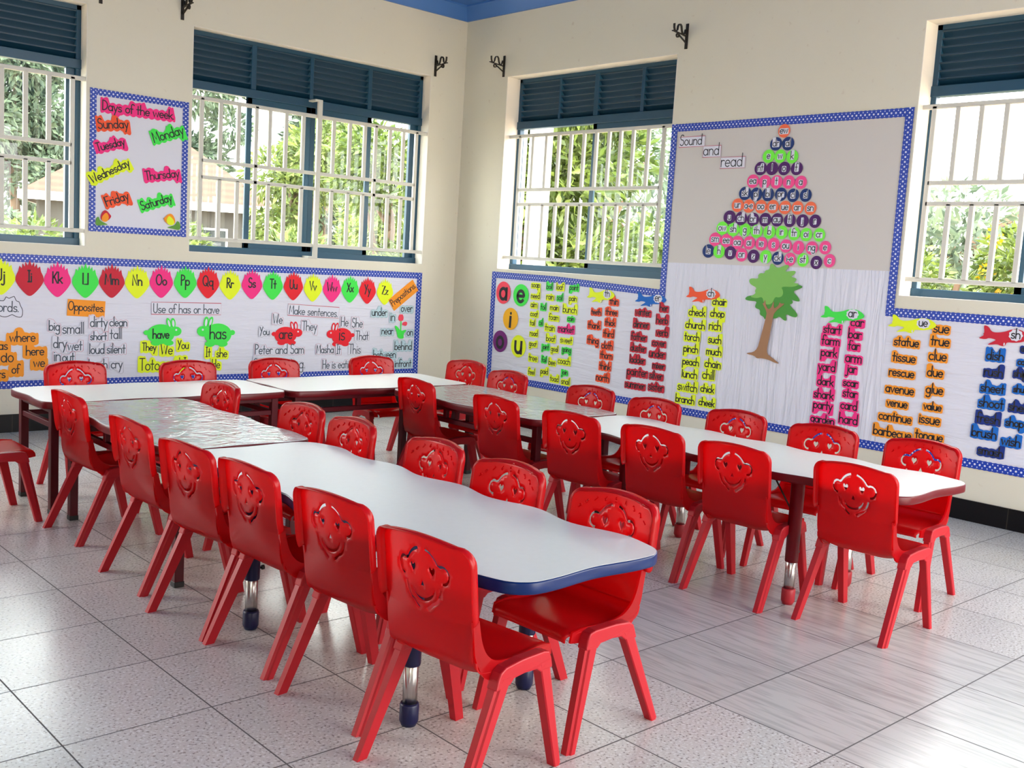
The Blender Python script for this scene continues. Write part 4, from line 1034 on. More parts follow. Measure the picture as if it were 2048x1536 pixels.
for it in ITEMS:
    kind, w, text, col, a, z, p1, p2, rot = it
    layer += 1
    d = DP - 0.0004 * (layer % 4)
    if kind in ('w', 'o', 'y', 'b', 'p', 'd', 'rect', 'rbox', 'cloud'):
        width = p1; k = 1.0
        if kind in ('w',): pen, mx, my, sc, am, k = 0.0076, 0.009, 0.010, 0.034, 0.004, 0.98
        elif kind == 'd': pen, mx, my, sc, am, k = 0.0074, 0.014, 0.012, 0.042, 0.010, 1.0
        elif kind == 'p': pen, mx, my, sc, am, k = 0.0070, 0.012, 0.010, 0.034, 0.006, 1.15
        elif kind in ('o', 'y', 'b'): pen, mx, my, sc, am, k = 0.0068, 0.022 if kind == 'o' else 0.014, 0.020 if kind == 'o' else 0.013, 0.04, 0.006, 1.12
        elif kind == 'cloud': pen, mx, my, sc, am, k = 0.0065, 0.03, 0.022, 0.09, 0.016, 1.1
        else: pen, mx, my, sc, am, k = 0.0065, 0.012, 0.014, 0.05, 0.0, 1.1
        if kind == 'w' and col in ('yel', 'grn') and a < 1.62: pen = 0.0060
        if kind == 'w': k = 1.02
        tm = MB(); sp, sx, sy = text_mesh(tm, text, width * (0.94 if kind in ('rect', 'rbox') else 1.0), k, pen, T + 0.0004)
        if kind in ('rect', 'rbox'):
            lo = min(s[2] for s in sp) - my; hi = max(s[3] for s in sp) + my; hw = width / 2
            P = [(-hw, lo), (hw, lo), (hw, hi), (-hw, hi)]
        else:
            P = contour(sp, mx, my, sc, am, random.Random(layer).random() * 3)
        mb = MB(); mb.prism(P, 0, T)
        where = {'w': 'word list on the right wall', 'o': 'sight words cluster on the back wall', 'y': 'has section on the back wall', 'b': 'prepositions section on the back wall',
                 'p': 'back wall board', 'd': 'days of the week poster', 'rect': 'back wall board', 'rbox': 'back wall board', 'cloud': 'back wall board'}[kind]
        nm = 'heading_card' if kind in ('rect', 'rbox', 'cloud') else 'word_cutout'
        cat = 'heading card' if nm == 'heading_card' else 'word card'
        lab = '%s paper cutout reading %s in the %s' % (CN[col], text.strip('.'), where)
        if kind == 'd': lab = '%s wavy paper cutout reading %s on the days poster' % (CN[col], text.strip('.'))
        if nm == 'heading_card': lab = '%s heading card reading %s on the back wall board' % (CN[col], text.strip('.'))
        grp = {'w': 'word cutouts on the right wall', 'd': 'day names on the poster'}.get(kind, 'word cutouts on the back wall board' if nm == 'word_cutout' else 'heading cards on the back wall board')
        o = cut(nm, w, a, z, rot, d, mb, paper(col), lab, cat, grp)
        child('lettering', tm, M['greyink'] if kind in ('p', 'rbox', 'cloud') else M['ink'], o)
        if kind in ('p', 'b'):
            lm = MB(); stroke_mesh(lm, inset_loop(P, 0.004), 0.0016, T + 0.0003); child('outline', lm, M['redpen'] if kind == 'p' and layer % 3 else M['pencil'], o)
        if kind == 'cloud':
            lm = MB(); stroke_mesh(lm, inset_loop(P, 0.004), 0.004, T + 0.0003); child('outline', lm, M['ink'], o)
        if kind == 'rbox':
            lm = MB(); stroke_mesh(lm, inset_loop(P, 0.004), 0.0035, T + 0.0003); child('outline', lm, M['redpen'], o)
    elif kind == 'v':
        mb = MB(); mb.prism(ellipse(p1, p2), 0, T)
        o = cut('vowel_disc', w, a, z, 0, d, mb, paper(col), 'large %s paper disc lettered %s beside the word list' % (CN[col], text), 'paper disc', 'large vowel discs')
        tm = MB(); W = layout(text)[2]; hh = p2 * 0.95
        text_mesh(tm, text, W * p2 * 1.95, 1.0, 0.026, T + 0.0004) if text != 'i' else None
        if text == 'i':
            stroke_mesh(tm, [(0, 0.014), (-0.002, -0.062)], 0.026, T + 0.0004); tm.prism(ellipse(0.012, 0.012, 14, 0.002, 0.045), T + 0.0003, T + 0.0004, False, False)
        child('lettering', tm, M['ink'], o)
    elif kind == 'c':
        mb = MB(); mb.prism(ellipse(p1, p2, 24), 0, T)
        o = cut('letter_disc', w, a, z, 0, d, mb, paper(col), '%s paper disc lettered %s in the phonics pyramid' % (CN[col], text), 'letter disc', 'letter discs in the phonics pyramid')
        wl = min(p1 * 1.32, layout(text)[2] * p2 * 1.15) if text not in ('l', 'i', 'j') else layout(text)[2] * p2 * 0.9
        lm = MB(); st, sp, W = layout(text); s = wl / W if W > 0.05 else p2 * 0.95
        sp2 = [((q[0] - W / 2) * s, (q[1] - W / 2) * s, (q[2] - 0.3) * s, (q[3] - 0.3) * s) for q in sp]
        lm.prism(contour(sp2, 0.005, 0.005, 0.012, 0.002, step=0.002), T, T + 0.0004, False, False); child('white_patch', lm, paper('wht'), o)
        tm = MB()
        for q in st: stroke_mesh(tm, [((x - W / 2) * s, (y - 0.3) * s) for x, y in q], 0.0050, T + 0.0008)
        child('lettering', tm, M['ink'], o)
    elif kind == 'box':
        mb = MB(); mb.prism([(-p1, -p2), (p1, -p2), (p1, p2), (-p1, p2)], 0, T)
        o = cut('heading_card', w, a, z, 0.0, d, mb, paper('wht'), 'white card boxed in red reading %s on the phonics chart' % text, 'heading card', 'heading cards on the phonics chart')
        lm = MB(); stroke_mesh(lm, inset_loop([(-p1, -p2), (p1, -p2), (p1, p2), (-p1, p2)], 0.003), 0.003, T + 0.0003); child('outline', lm, M['redpen'], o)
        tm = MB(); text_mesh(tm, text, p1 * 1.66, 1.0, 0.006, T + 0.0004, -p1 * 0.08); child('lettering', tm, M['ink'], o)
    elif kind == 'fish':
        P = smooth_poly([(x * p1, y * p2) for x, y in FISH], 2)
        mb = MB(); mb.prism(P, 0, T)
        o = cut('aeroplane_cutout', w, a, z, 0, d - 0.001, mb, paper(col), '%s paper aeroplane lettered %s above its word list' % (CN[col], text), 'paper aeroplane', 'paper aeroplanes on the right wall')
        lm = MB(); lm.prism([(x + p1 * 0.46, y + p2 * 0.12) for x, y in scallop_disc(p1 * 0.27, p2 * 0.46)], T, T + 0.0005, False, False); child('white_patch', lm, paper('wht'), o)
        tm = MB(); text_mesh(tm, text, p1 * 0.34, 1.05, 0.006, T + 0.0009, p1 * 0.46, -p2 * 0.14); child('lettering', tm, M['ink'], o)
        lm = MB(); lm.prism(ellipse(p1 * 0.028, p2 * 0.13, 16, p1 * 0.04, -p2 * 0.68), T, T + 0.0005, False, False); child('propeller', lm, paper('wht'), o)
    elif kind == 'berry':
        body = []
        for i in range(33):
            t = math.radians(150 + (390 - 150) * i / 32)
            y = math.sin(t); x = math.cos(t)
            taper = 1 - 0.50 * max(0, -y) ** 1.2
            body.append((x * taper, y * 0.80 - 0.10 if y > 0 else y * 0.88 - 0.10))
        crown = []
        xs = [0.80, 0.72, 0.55, 0.50, 0.34, 0.30, 0.14, 0.0, -0.14, -0.30, -0.34, -0.50, -0.55, -0.72, -0.80]
        ys = [0.40, 0.70, 0.56, 0.84, 0.64, 0.94, 0.70, 1.06, 0.70, 0.94, 0.64, 0.84, 0.56, 0.70, 0.40]
        crown = list(zip(xs, ys))
        P = [(x * p1, y * p2) for x, y in body + crown]
        mb = MB(); mb.prism(P, 0, T)
        o = cut('strawberry_cutout', w, a, z, 0, d, mb, paper(col), '%s paper strawberry lettered %s in the alphabet row' % (CN[col], text), 'paper strawberry', 'alphabet strawberries')
        tm = MB(); W = layout(text)[2]; text_mesh(tm, text, min(p1 * 1.12, W * p2 * 0.56), 1.12, 0.0095, T + 0.0004, 0, -0.18 * p2); child('lettering', tm, M['ink'], o)
    elif kind in ('rabbitR', 'rabbitL'):
        s = 1 if kind == 'rabbitR' else -1
        mb = MB()
        mb.prism(ellipse(p1 * 0.70, p2 * 0.70, 36, -0.10 * p1 * s, -0.16 * p2), 0, T)
        mb.prism(ellipse(p1 * 0.30, p2 * 0.34, 24, 0.66 * p1 * s, 0.04 * p2), 0, T * 0.98)
        mb.prism(ellipse(p1 * 0.14, p2 * 0.17, 18, -0.84 * p1 * s, -0.05 * p2), 0, T * 0.96)
        for fx in (-0.35, 0.30): mb.prism(ellipse(p1 * 0.26, p2 * 0.20, 20, fx * p1 * s, -0.78 * p2), 0, T * 0.94)
        for ex, tilt in ((0.30, 0.45), (0.52, 0.15)):
            mb.prism([(ex * p1 * s + x * math.cos(tilt) - y * math.sin(tilt) * s * 0.6, 0.60 * p2 + y) for x, y in ellipse(p1 * 0.13, p2 * 0.38, 22)], 0, T * 0.92)
        o = cut('rabbit_cutout', w, a, z, 0, d - 0.0008, mb, paper(col), '%s paper rabbit lettered %s on the back wall board' % (CN[col], text), 'paper rabbit', 'paper rabbits')
        lm = MB()
        for ex, tilt in ((0.30, 0.45), (0.52, 0.15)):
            lm.prism([(ex * p1 * s + x * math.cos(tilt) - y * math.sin(tilt) * s * 0.6, 0.60 * p2 + y) for x, y in ellipse(p1 * 0.06, p2 * 0.24, 18)], T, T + 0.0005, False, False)
        lm.prism(ellipse(p1 * 0.05, p1 * 0.05, 14, 0.68 * p1 * s, 0.14 * p2), T, T + 0.0005, False, False)
        child('white_marks', lm, paper('wht'), o)
        tm = MB(); text_mesh(tm, text, p1 * (0.82 if len(text) > 2 else 0.36), 1.15, 0.009, T + 0.0008, -0.10 * p1 * s, -0.45 * p2); child('lettering', tm, M['ink'], o)
    elif kind == 'flower':
        root = empty('flower_cutout'); root.matrix_world = WM(w, a, z, d); bpy.context.view_layer.update()
        tag(root, ulabel('pink tulip paper cutout between the near and on cards'), 'paper flower')
        def pc(nm, P, mat, z0, z1):
            mb = MB(); mb.prism(P, z0, z1); return child(nm, mb, mat, root)
        pc('stem', [(-0.02 * p1, 0.45 * p2), (0.10 * p1, 0.45 * p2), (0.16 * p1, -0.75 * p2), (0.02 * p1, -0.75 * p2)], paper('grn'), 0, T)
        pc('leaf', smooth_poly([(-0.95 * p1, 0.10 * p2), (-0.55 * p1, 0.08 * p2), (0.05 * p1, -0.35 * p2), (0.75 * p1, -0.22 * p2), (0.9 * p1, -0.28 * p2), (0.45 * p1, -0.60 * p2), (0.60 * p1, -0.95 * p2), (-0.35 * p1, -0.92 * p2), (-0.50 * p1, -0.45 * p2)], 2), paper('grn'), T, 2 * T)
        pc('blossom', smooth_poly([(-0.28 * p1, 0.45 * p2), (0.28 * p1, 0.45 * p2), (0.42 * p1, 0.70 * p2), (0.22 * p1, 1.0 * p2), (0.0, 0.95 * p2), (-0.24 * p1, 1.0 * p2), (-0.40 * p1, 0.70 * p2)], 2), paper('rose'), T, 2 * T)
        pc('blossom', smooth_poly([(0.30 * p1, 0.12 * p2), (0.85 * p1, 0.05 * p2), (1.0 * p1, 0.30 * p2), (0.80 * p1, 0.42 * p2), (0.40 * p1, 0.38 * p2), (0.18 * p1, 0.22 * p2)], 2), paper('rose'), T, 2 * T)
    elif kind == 'tulip':
        s = 1 if text == 'tl' else -1
        root = empty('flower_cutout'); root.matrix_world = WM(w, a, z, d - 0.001); bpy.context.view_layer.update()
        tag(root, ulabel('%s tulip paper cutout at the days poster lower %s corner' % (('orange', 'left') if s > 0 else ('yellow', 'right'))), 'paper flower', 'tulips on the days poster')
        def pc(nm, P, mat, z0, z1):
            mb = MB(); P = [(x * p1 * s, y * p2) for x, y in P]
            if s < 0: P = P[::-1]
            mb.prism(smooth_poly(P, 2), z0, z1); return child(nm, mb, mat, root)
        if 'leafg' not in M: M['leafg'] = new_mat('olive_green_paper', rgb(84, 140, 44, G), 0.6)
        pc('leaf', [(-1.0, -1.0), (-0.95, -0.1), (-0.6, 0.2), (-0.45, -0.35), (0.3, -0.62), (0.6, -0.75), (-0.1, -0.85)], M['leafg'], 0, T)
        pc('petal', [(-0.3, -0.3), (0.5, -0.35), (1.0, 0.25), (0.8, 0.5), (0.3, 1.0), (-0.1, 0.85), (-0.4, 0.2)], paper('crm' if s > 0 else 'org'), T, 2 * T)
        pc('petal', [(-0.2, -0.4), (0.4, -0.45), (0.7, 0.1), (0.4, 0.7), (0.1, 0.55), (-0.25, 0.1)], paper('org' if s > 0 else 'yel'), 2 * T, 3 * T)
    elif kind == 'tree':
        root = empty('tree_cutout'); root.matrix_world = WM(w, a, z, d - 0.001); bpy.context.view_layer.update()
        tag(root, ulabel('paper tree with green crown and brown trunk below the phonics pyramid'), 'paper tree')
        M['treel'] = new_mat('light_green_card', rgb(116, 176, 78, G), 0.6); M['treed'] = new_mat('dark_green_card', rgb(62, 138, 44, G), 0.6); M['treeb'] = new_mat('brown_card', rgb(150, 108, 74, G), 0.6)
        sxp = p1 / 385.0; szp = p2 / 665.0
        def pp(L): return smooth_poly([((x - 557) * sxp, -(y - 775) * szp) for x, y in L], 2)[::-1]
        def pc(nm, L, mat, z0, z1):
            mb = MB(); mb.prism(pp(L), z0, z1); return child(nm, mb, mat, root)
        pc('dark_crown', [(170, 600), (220, 560), (420, 540), (640, 400), (880, 370), (945, 395), (900, 430), (810, 465), (900, 540), (920, 590), (870, 592), (800, 570), (830, 600), (820, 630), (780, 640), (905, 750), (900, 800), (840, 800), (740, 760), (770, 850), (740, 860), (660, 800), (630, 840), (560, 840), (470, 870), (455, 830), (395, 810), (400, 740), (330, 725), (320, 690), (345, 630), (240, 632), (185, 625)], M['treed'], 0, T)  # back layer of the crown, cut from dark green card
        pc('crown', [(205, 360), (230, 325), (340, 330), (325, 280), (360, 248), (415, 255), (420, 210), (480, 200), (480, 130), (510, 110), (580, 180), (690, 125), (735, 125), (730, 160), (680, 220), (800, 195), (835, 205), (820, 240), (770, 280), (845, 290), (850, 320), (810, 355), (900, 360), (830, 410), (650, 410), (690, 470), (690, 530), (640, 562), (585, 550), (560, 640), (500, 668), (440, 650), (415, 560), (330, 595), (230, 575), (320, 530), (300, 490), (330, 450), (230, 410)], M['treel'], T, 2 * T)
        pc('trunk', [(415, 640), (440, 660), (455, 590), (470, 670), (510, 730), (550, 700), (578, 590), (582, 720), (650, 660), (655, 615), (675, 640), (740, 625), (600, 750), (582, 840), (560, 1080), (530, 1310), (600, 1350), (740, 1438), (640, 1420), (590, 1400), (480, 1385), (410, 1400), (380, 1365), (225, 1350), (400, 1310), (440, 1100), (490, 830), (495, 760)], M['treeb'], 2 * T, 3 * T)
# ------------------------------------------------------------------ tables
TH = 0.525
def wavy_outline(L, W, lobes, amp, r, end_amp, n_long=72, n_end=24, n_c=10):
    """table top seen from above, long axis along local Y; lobed long sides, slightly waisted ends"""
    P = []
    hx, hy = W / 2, L / 2
    per = L / lobes
    def sx(y): return hx - amp + amp * math.cos(2 * PI * y / per) if lobes % 2 else hx - amp - amp * math.cos(2 * PI * y / per)
    def ey(x): return hy - end_amp + end_amp * math.cos(2 * PI * (abs(x) - hx * 0.55) / (hx * 1.15))
    def corner(cx, cy, a0):
        return [(cx + r * math.cos(math.radians(a0 + 90 * k / n_c)), cy + r * math.sin(math.radians(a0 + 90 * k / n_c))) for k in range(n_c + 1)]
    yy = hy - r; xx = hx - r
    bx = sx(yy) - r; by = ey(xx) - r
    P += corner(bx, -by, -90)[1:-1]
    P += [(sx(-yy + 2 * yy * i / n_long), -yy + 2 * yy * i / n_long) for i in range(n_long + 1)]
    P += corner(bx, by, 0)[1:-1]
    P += [(xx - 2 * xx * i / n_end, ey(xx - 2 * xx * i / n_end)) for i in range(n_end + 1)]
    P += corner(-bx, by, 90)[1:-1]
    P += [(-sx(yy - 2 * yy * i / n_long), yy - 2 * yy * i / n_long) for i in range(n_long + 1)]
    P += corner(-bx, -by, 180)[1:-1]
    P += [(-xx + 2 * xx * i / n_end, -ey(-xx + 2 * xx * i / n_end)) for i in range(n_end + 1)]
    # light smoothing so corners run into the waves
    n = len(P)
    for _ in range(3): P = [((P[i - 1][0] + 2 * P[i][0] + P[(i + 1) % n][0]) / 4, (P[i - 1][1] + 2 * P[i][1] + P[(i + 1) % n][1]) / 4) for i in range(n)]
    return P
def offset(P, d):
    out = []; n = len(P)
    for i in range(n):
        a, b = P[i - 1], P[(i + 1) % n]; t = Vector((b[0] - a[0], b[1] - a[1])).normalized()
        out.append((P[i][0] + t.y * d, P[i][1] - t.x * d))
    return out
def table_top(root, P, edge_mat, thick=0.032):
    mb = MB(); mb.prism(offset(P, -0.0025), TH - thick + 0.002, TH); child('tabletop', mb, M['laminate'], root)
    mb = MB()
    prof = [(-0.003, TH - 0.0004), (-0.0005, TH - 0.001), (0.001, TH - 0.005), (0.0012, TH - thick + 0.006), (-0.0005, TH - thick + 0.001), (-0.004, TH - thick)]
    rings = [[(x, y, z) for x, y in offset(P, d)] for d, z in prof]
    mb.loft(rings, False, True)
    n = len(P); b = len(mb.v) - n
    mb.f.append(tuple(b + i for i in reversed(range(n)))); mb.smooth.append(False)
    child('edge_band', mb, edge_mat, root)
def tube_table(x, y, rz, edge, sleeve, cap, label):
    root = empty('activity_table', (x, y, 0), rz); tag(root, label, 'table', 'long wavy tables with steel tube legs')
    table_top(root, wavy_outline(1.80, 0.612, 4.6 if False else 5, 0.020, 0.085, 0.007), edge)
    for px in (-0.215, 0.215):
        for py in (-0.44, 0.44):
            mb = MB(); mb.lathe([(0.0, 0.497), (0.052, 0.497), (0.052, 0.488), (0.027, 0.486), (0.0255, 0.175), (0.024, 0.170), (0.0, 0.170)][::-1], 28, px, py)
            leg = child('leg', mb, sleeve, root)
            mb = MB(); mb.lathe([(0.0, 0.04), (0.0205, 0.04), (0.0205, 0.22), (0.0, 0.22)], 28, px, py); ch = child('chrome_tube', mb, M['chrome'], leg)
            mb = MB()
            for k in range(4):
                zz = 0.075 + 0.028 * k
                mb.tube([(px + 0.0195, py, zz), (px + 0.0212, py, zz)], 0.0042, 10)
            child('adjusting_holes', mb, M['black'], leg)
            mb = MB(); mb.lathe([(0.0, 0.0), (0.020, 0.0), (0.0245, 0.010), (0.0265, 0.014), (0.0265, 0.058), (0.0245, 0.064), (0.0205, 0.064), (0.0, 0.060)], 28, px, py); child('foot_cap', mb, cap, leg)
            mb = MB(); mb.tube([(px + 0.02, py, 0.205), (px + 0.036, py, 0.205)], [0.004, 0.004], 10); mb.tube([(px + 0.034, py, 0.205), (px + 0.043, py, 0.205)], 0.008, 12); child('locking_knob', mb, M['black'], leg)
            mb = MB(); s = -1 if py > 0 else 1
            mb.tube([(px, py + s * 0.02, 0.37), (px, py + s * 0.11, 0.49)], 0.0035, 8); child('brace_rod', mb, M['black'], leg)
    mb = MB()
    for py in (-0.44, 0.44): mb.box(-0.21, 0.21, py - 0.012, py + 0.012, 0.478, 0.496)
    mb.box(-0.012, 0.012, -0.60, 0.60, 0.478, 0.495)
    child('support_rail', mb, M['black'], root)
    return root
def square_table(x, y, rz, label, L=1.25, W=0.60):
    root = empty('classroom_table', (x, y, 0), rz); tag(root, label, 'table', 'wavy tables with square maroon legs')
    P = wavy_outline(L, W, 3, 0.011, 0.06, 0.006); table_top(root, P, M['maroon_edge'], 0.034)
    lx, ly = W / 2 - 0.075, L / 2 - 0.06
    for px in (-lx, lx):
        for py in (-ly, ly):
            mb = MB(); mb.box(px - 0.018, px + 0.018, py - 0.018, py + 0.018, 0.012, 0.4915); leg = bevel(child('leg', mb, M['maroon_paint'], root), 0.003, 2)
            mb = MB(); mb.box(px - 0.0195, px + 0.0195, py - 0.0195, py + 0.0195, 0.0, 0.022); bevel(child('foot_cap', mb, M['black'], leg), 0.002, 1)
    def rail(nm, x0, x1, y0, y1, z0, z1):
        mb = MB(); mb.box(x0, x1, y0, y1, z0, z1); bevel(child(nm, mb, M['maroon_paint'], root), 0.002, 1)
    for z0, z1 in ((0.466, 0.4912), (0.398, 0.423)):
        for px in (-lx, lx): rail('side_rail', px - 0.012, px + 0.012, -ly + 0.018, ly - 0.018, z0, z1)
        for py in (-ly, ly): rail('end_rail', -lx + 0.018, lx - 0.018, py - 0.012, py + 0.012, z0, z1)
    for px in (-lx, lx):
        for py in (-0.16, 0.16): rail('rail_post', px - 0.011, px + 0.011, py - 0.014, py + 0.014, 0.423, 0.466)
    for py in (-0.20, 0.20): rail('cross_bar', -lx + 0.012, lx - 0.012, py - 0.011, py + 0.011, 0.469, 0.4912)
    return root, P
def film_cover(x, y, rz, P, label):
    mb = MB(); mb.prism(offset(P, -0.006), TH + 0.0006, TH + 0.0016)
    o = mb.build('plastic_table_cover', M['film']); o.location = (x, y, 0); o.rotation_euler = (0, 0, rz)
    return tag(o, label, 'plastic cover', 'clear plastic covers on the tables')

tube_table(-3.812, -4.385, 0.0, M['blue_edge'], M['navy'], M['navy'], 'long wavy white table with blue edge and navy tube legs nearest the camera')
tube_table(-1.962, -4.385, 0.0, M['maroon_edge'], M['maroon_edge'], M['red_cap'], 'long wavy white table with maroon edge and maroon tube legs along the right wall')
t, P = square_table(-3.795, -2.857, -0.015, 'plastic covered white table joined to the far end of the blue edged table', 1.232, 0.62)
film_cover(-3.795, -2.857, -0.015, P, 'clear wrinkled plastic cover on the table beyond the blue edged one')
square_table(-3.502, -1.952, PI / 2, 'white square-legged table at the left end of the back row', 1.235, 0.56)
square_table(-2.262, -1.952, PI / 2, 'white square-legged table at the right end of the back row', 1.225, 0.585)
t, P = square_table(-1.975, -2.865, 0.0, 'plastic covered white table between the back row and the maroon edged table', 1.20, 0.64)
film_cover(-1.975, -2.865, 0.0, P, 'clear plastic cover on the table beside the right wall')

# ------------------------------------------------------------------ chairs
def catmull(P, n=10):
    out = []
    for i in range(len(P) - 1):
        p0 = Vector(P[max(i - 1, 0)]); p1 = Vector(P[i]); p2 = Vector(P[i + 1]); p3 = Vector(P[min(i + 2, len(P) - 1)])
        for k in range(n):
            t = k / n
            out.append(0.5 * ((2 * p1) + (p2 - p0) * t + (2 * p0 - 5 * p1 + 4 * p2 - p3) * t * t + (3 * p1 - p0 - 3 * p2 + p3) * t ** 3))
    out.append(Vector(P[-1])); return out
# side profile (x forward, z up): front lip -> seat -> rear curve -> back top
PROF = catmull([(0.172, 0.287), (0.170, 0.303), (0.154, 0.315), (0.11, 0.317), (0.04, 0.311), (-0.03, 0.306), (-0.080, 0.307), (-0.108, 0.320), (-0.127, 0.352), (-0.142, 0.40), (-0.151, 0.46), (-0.159, 0.53), (-0.171, 0.62), (-0.176, 0.66)], 8)
CUM = [0.0]
for i in range(1, len(PROF)): CUM.append(CUM[-1] + (PROF[i] - PROF[i - 1]).length)
def prof_at(s):
    s = min(max(s, 0), CUM[-1] - 1e-6)
    lo, hi = 0, len(CUM) - 1
    while hi - lo > 1:
        m = (lo + hi) // 2
        if CUM[m] <= s: lo = m
        else: hi = m
    t = (s - CUM[lo]) / (CUM[hi] - CUM[lo])
    p = PROF[lo].lerp(PROF[hi], t)
    a = PROF[max(lo - 1, 0)]; b = PROF[min(hi + 1, len(PROF) - 1)]
    tg = (b - a).normalized()
    return p, Vector((tg.y, -tg.x))        # point, normal towards the sitter / upwards
def s_at_z(z):
    best = None
    for i, p in enumerate(PROF):
        if p.x < -0.09:
            e = abs(p.y - z)
            if best is None or e < best[0]: best = (e, i)
    i = best[1]
    for j in (i - 1, i):
        if 0 <= j < len(PROF) - 1 and PROF[j].y <= z <= PROF[j + 1].y:
            return CUM[j] + (z - PROF[j].y) / (PROF[j + 1].y - PROF[j].y) * (CUM[j + 1] - CUM[j])
    return CUM[i]
SJ = s_at_z(0.335)
TS = 0.0045        # shell thickness
def shell_pt(y, s, off=0.0):
    p, n = prof_at(s)
    if n.y < -0.0 and p.x > 0: n = -n
    x = p.x + n.x * off; z = p.y + n.y * off
    k = min(max((p.y - 0.315) / 0.11, 0), 1) if p.x < -0.09 else 0
    x += 1.0 * y * y * k
    if p.x >= -0.09 or p.y < 0.33:      # the seat edges roll down a little
        e = max(0, (abs(y) - 0.120) / 0.035); z -= 0.010 * e * e
    return (x, y, z)
# orientation check of the normal: the back's front face looks towards +x
NS = 1.0 if prof_at(s_at_z(0.5))[1].x > 0 else -1.0
_prof_at = prof_at
def prof_at(s):
    p, n = _prof_at(s); return p, n * NS
def point_in(p, poly):
    x, y = p; c = False; n = len(poly); j = n - 1
    for i in range(n):
        xi, yi = poly[i]; xj, yj = poly[j]
        if (yi > y) != (yj > y) and x < (xj - xi) * (y - yi) / (yj - yi) + xi: c = not c
        j = i
    return c
def slot(center, wd):
    """closed outline of a slot of width wd (may taper: list) along a centre line"""
    n = len(center); L = []; R = []
    for i in range(n):
        a = center[max(i - 1, 0)]; b = center[min(i + 1, n - 1)]; t = Vector((b[0] - a[0], b[1] - a[1])).normalized()
        h = (wd[i] if isinstance(wd, list) else wd) / 2
        L.append((center[i][0] - t.y * h, center[i][1] + t.x * h)); R.append((center[i][0] + t.y * h, center[i][1] - t.x * h))
    return L + R[::-1]
FC = 0.515     # height of the face centre
def face_holes():
    H = []
    for sg in (1, -1):
        head = [(sg * (0.061 * math.cos(math.radians(t))), FC + 0.004 + 0.061 * math.sin(math.radians(t))) for t in (80, 70, 60, 50, 40, 32)]
        ear = [(sg * (0.068 + 0.0195 * math.cos(math.radians(t))), FC + 0.016 + 0.0195 * math.sin(math.radians(t))) for t in (118, 95, 70, 40, 10, -20, -50, -75, -100)]
        H.append(slot(head + ear, 0.0074))
        ch = [(sg * 0.061, FC - 0.016), (sg * 0.0575, FC - 0.029), (sg * 0.051, FC - 0.042), (sg * 0.043, FC - 0.050), (sg * 0.034, FC - 0.053), (sg * 0.024, FC - 0.062), (sg * 0.012, FC - 0.069)]
        H.append(slot(ch, 0.0074))
        hx, hy = sg * 0.0335, FC + 0.019; hs = 0.0118
        heart = []
        for k in range(20):
            t = 2 * PI * k / 20
            heart.append((hx + hs * 1.0 * math.sin(t) ** 3, hy + hs * (0.95 * math.cos(t) - 0.38 * math.cos(2 * t) - 0.14 * math.cos(3 * t) - 0.06 * math.cos(4 * t))))
        H.append(heart)
    H.append([(-0.0085, FC - 0.019), (0.0085, FC - 0.019), (0.0, FC - 0.002)])
    cen = [(0.043 * math.cos(math.radians(t)), FC - 0.012 + 0.036 * math.sin(math.radians(t))) for t in range(194, 347, 12)]
    n = len(cen); H.append(slot(cen, [0.0035 + 0.0045 * math.sin(PI * i / (n - 1)) for i in range(n)]))
    return [[(y * 0.95, 0.535 + (z - 0.535) * 1.13) for y, z in h] for h in H]
HOLES = face_holes()
def zs(z): return s_at_z(z)
HW, LW = 0.156, 0.1455
ZN = 0.433
def back_outline():
    P = []
    s0 = SJ
    P += [(-LW, s0), (LW, s0)]
    zz = [0.36, 0.39, 0.42, ZN]
    P += [(LW, zs(z)) for z in zz]
    P += [(HW - 0.004, zs(ZN + 0.002)), (HW, zs(ZN + 0.007))]
    r = 0.038; ztop = 0.611
    P += [(HW, zs(z)) for z in (0.455, 0.475, 0.495, 0.515, 0.535, 0.555, 0.57)]
    P += [(HW - r + r * math.cos(math.radians(t)), zs(ztop - r + r * math.sin(math.radians(t)))) for t in (0, 15, 30, 45, 60, 72)]
    top = []
    for k in range(1, 16):
        y = (HW - r + r * math.cos(math.radians(72))) * (1 - 2 * k / 16)
        top.append((y, zs(0.6090 + 0.013 * (1 - (y / (HW - r)) ** 2) if abs(y) < HW - r else 0.6090)))
    left = [(-y, s) for y, s in P[2:]][::-1]
    return P, top, left
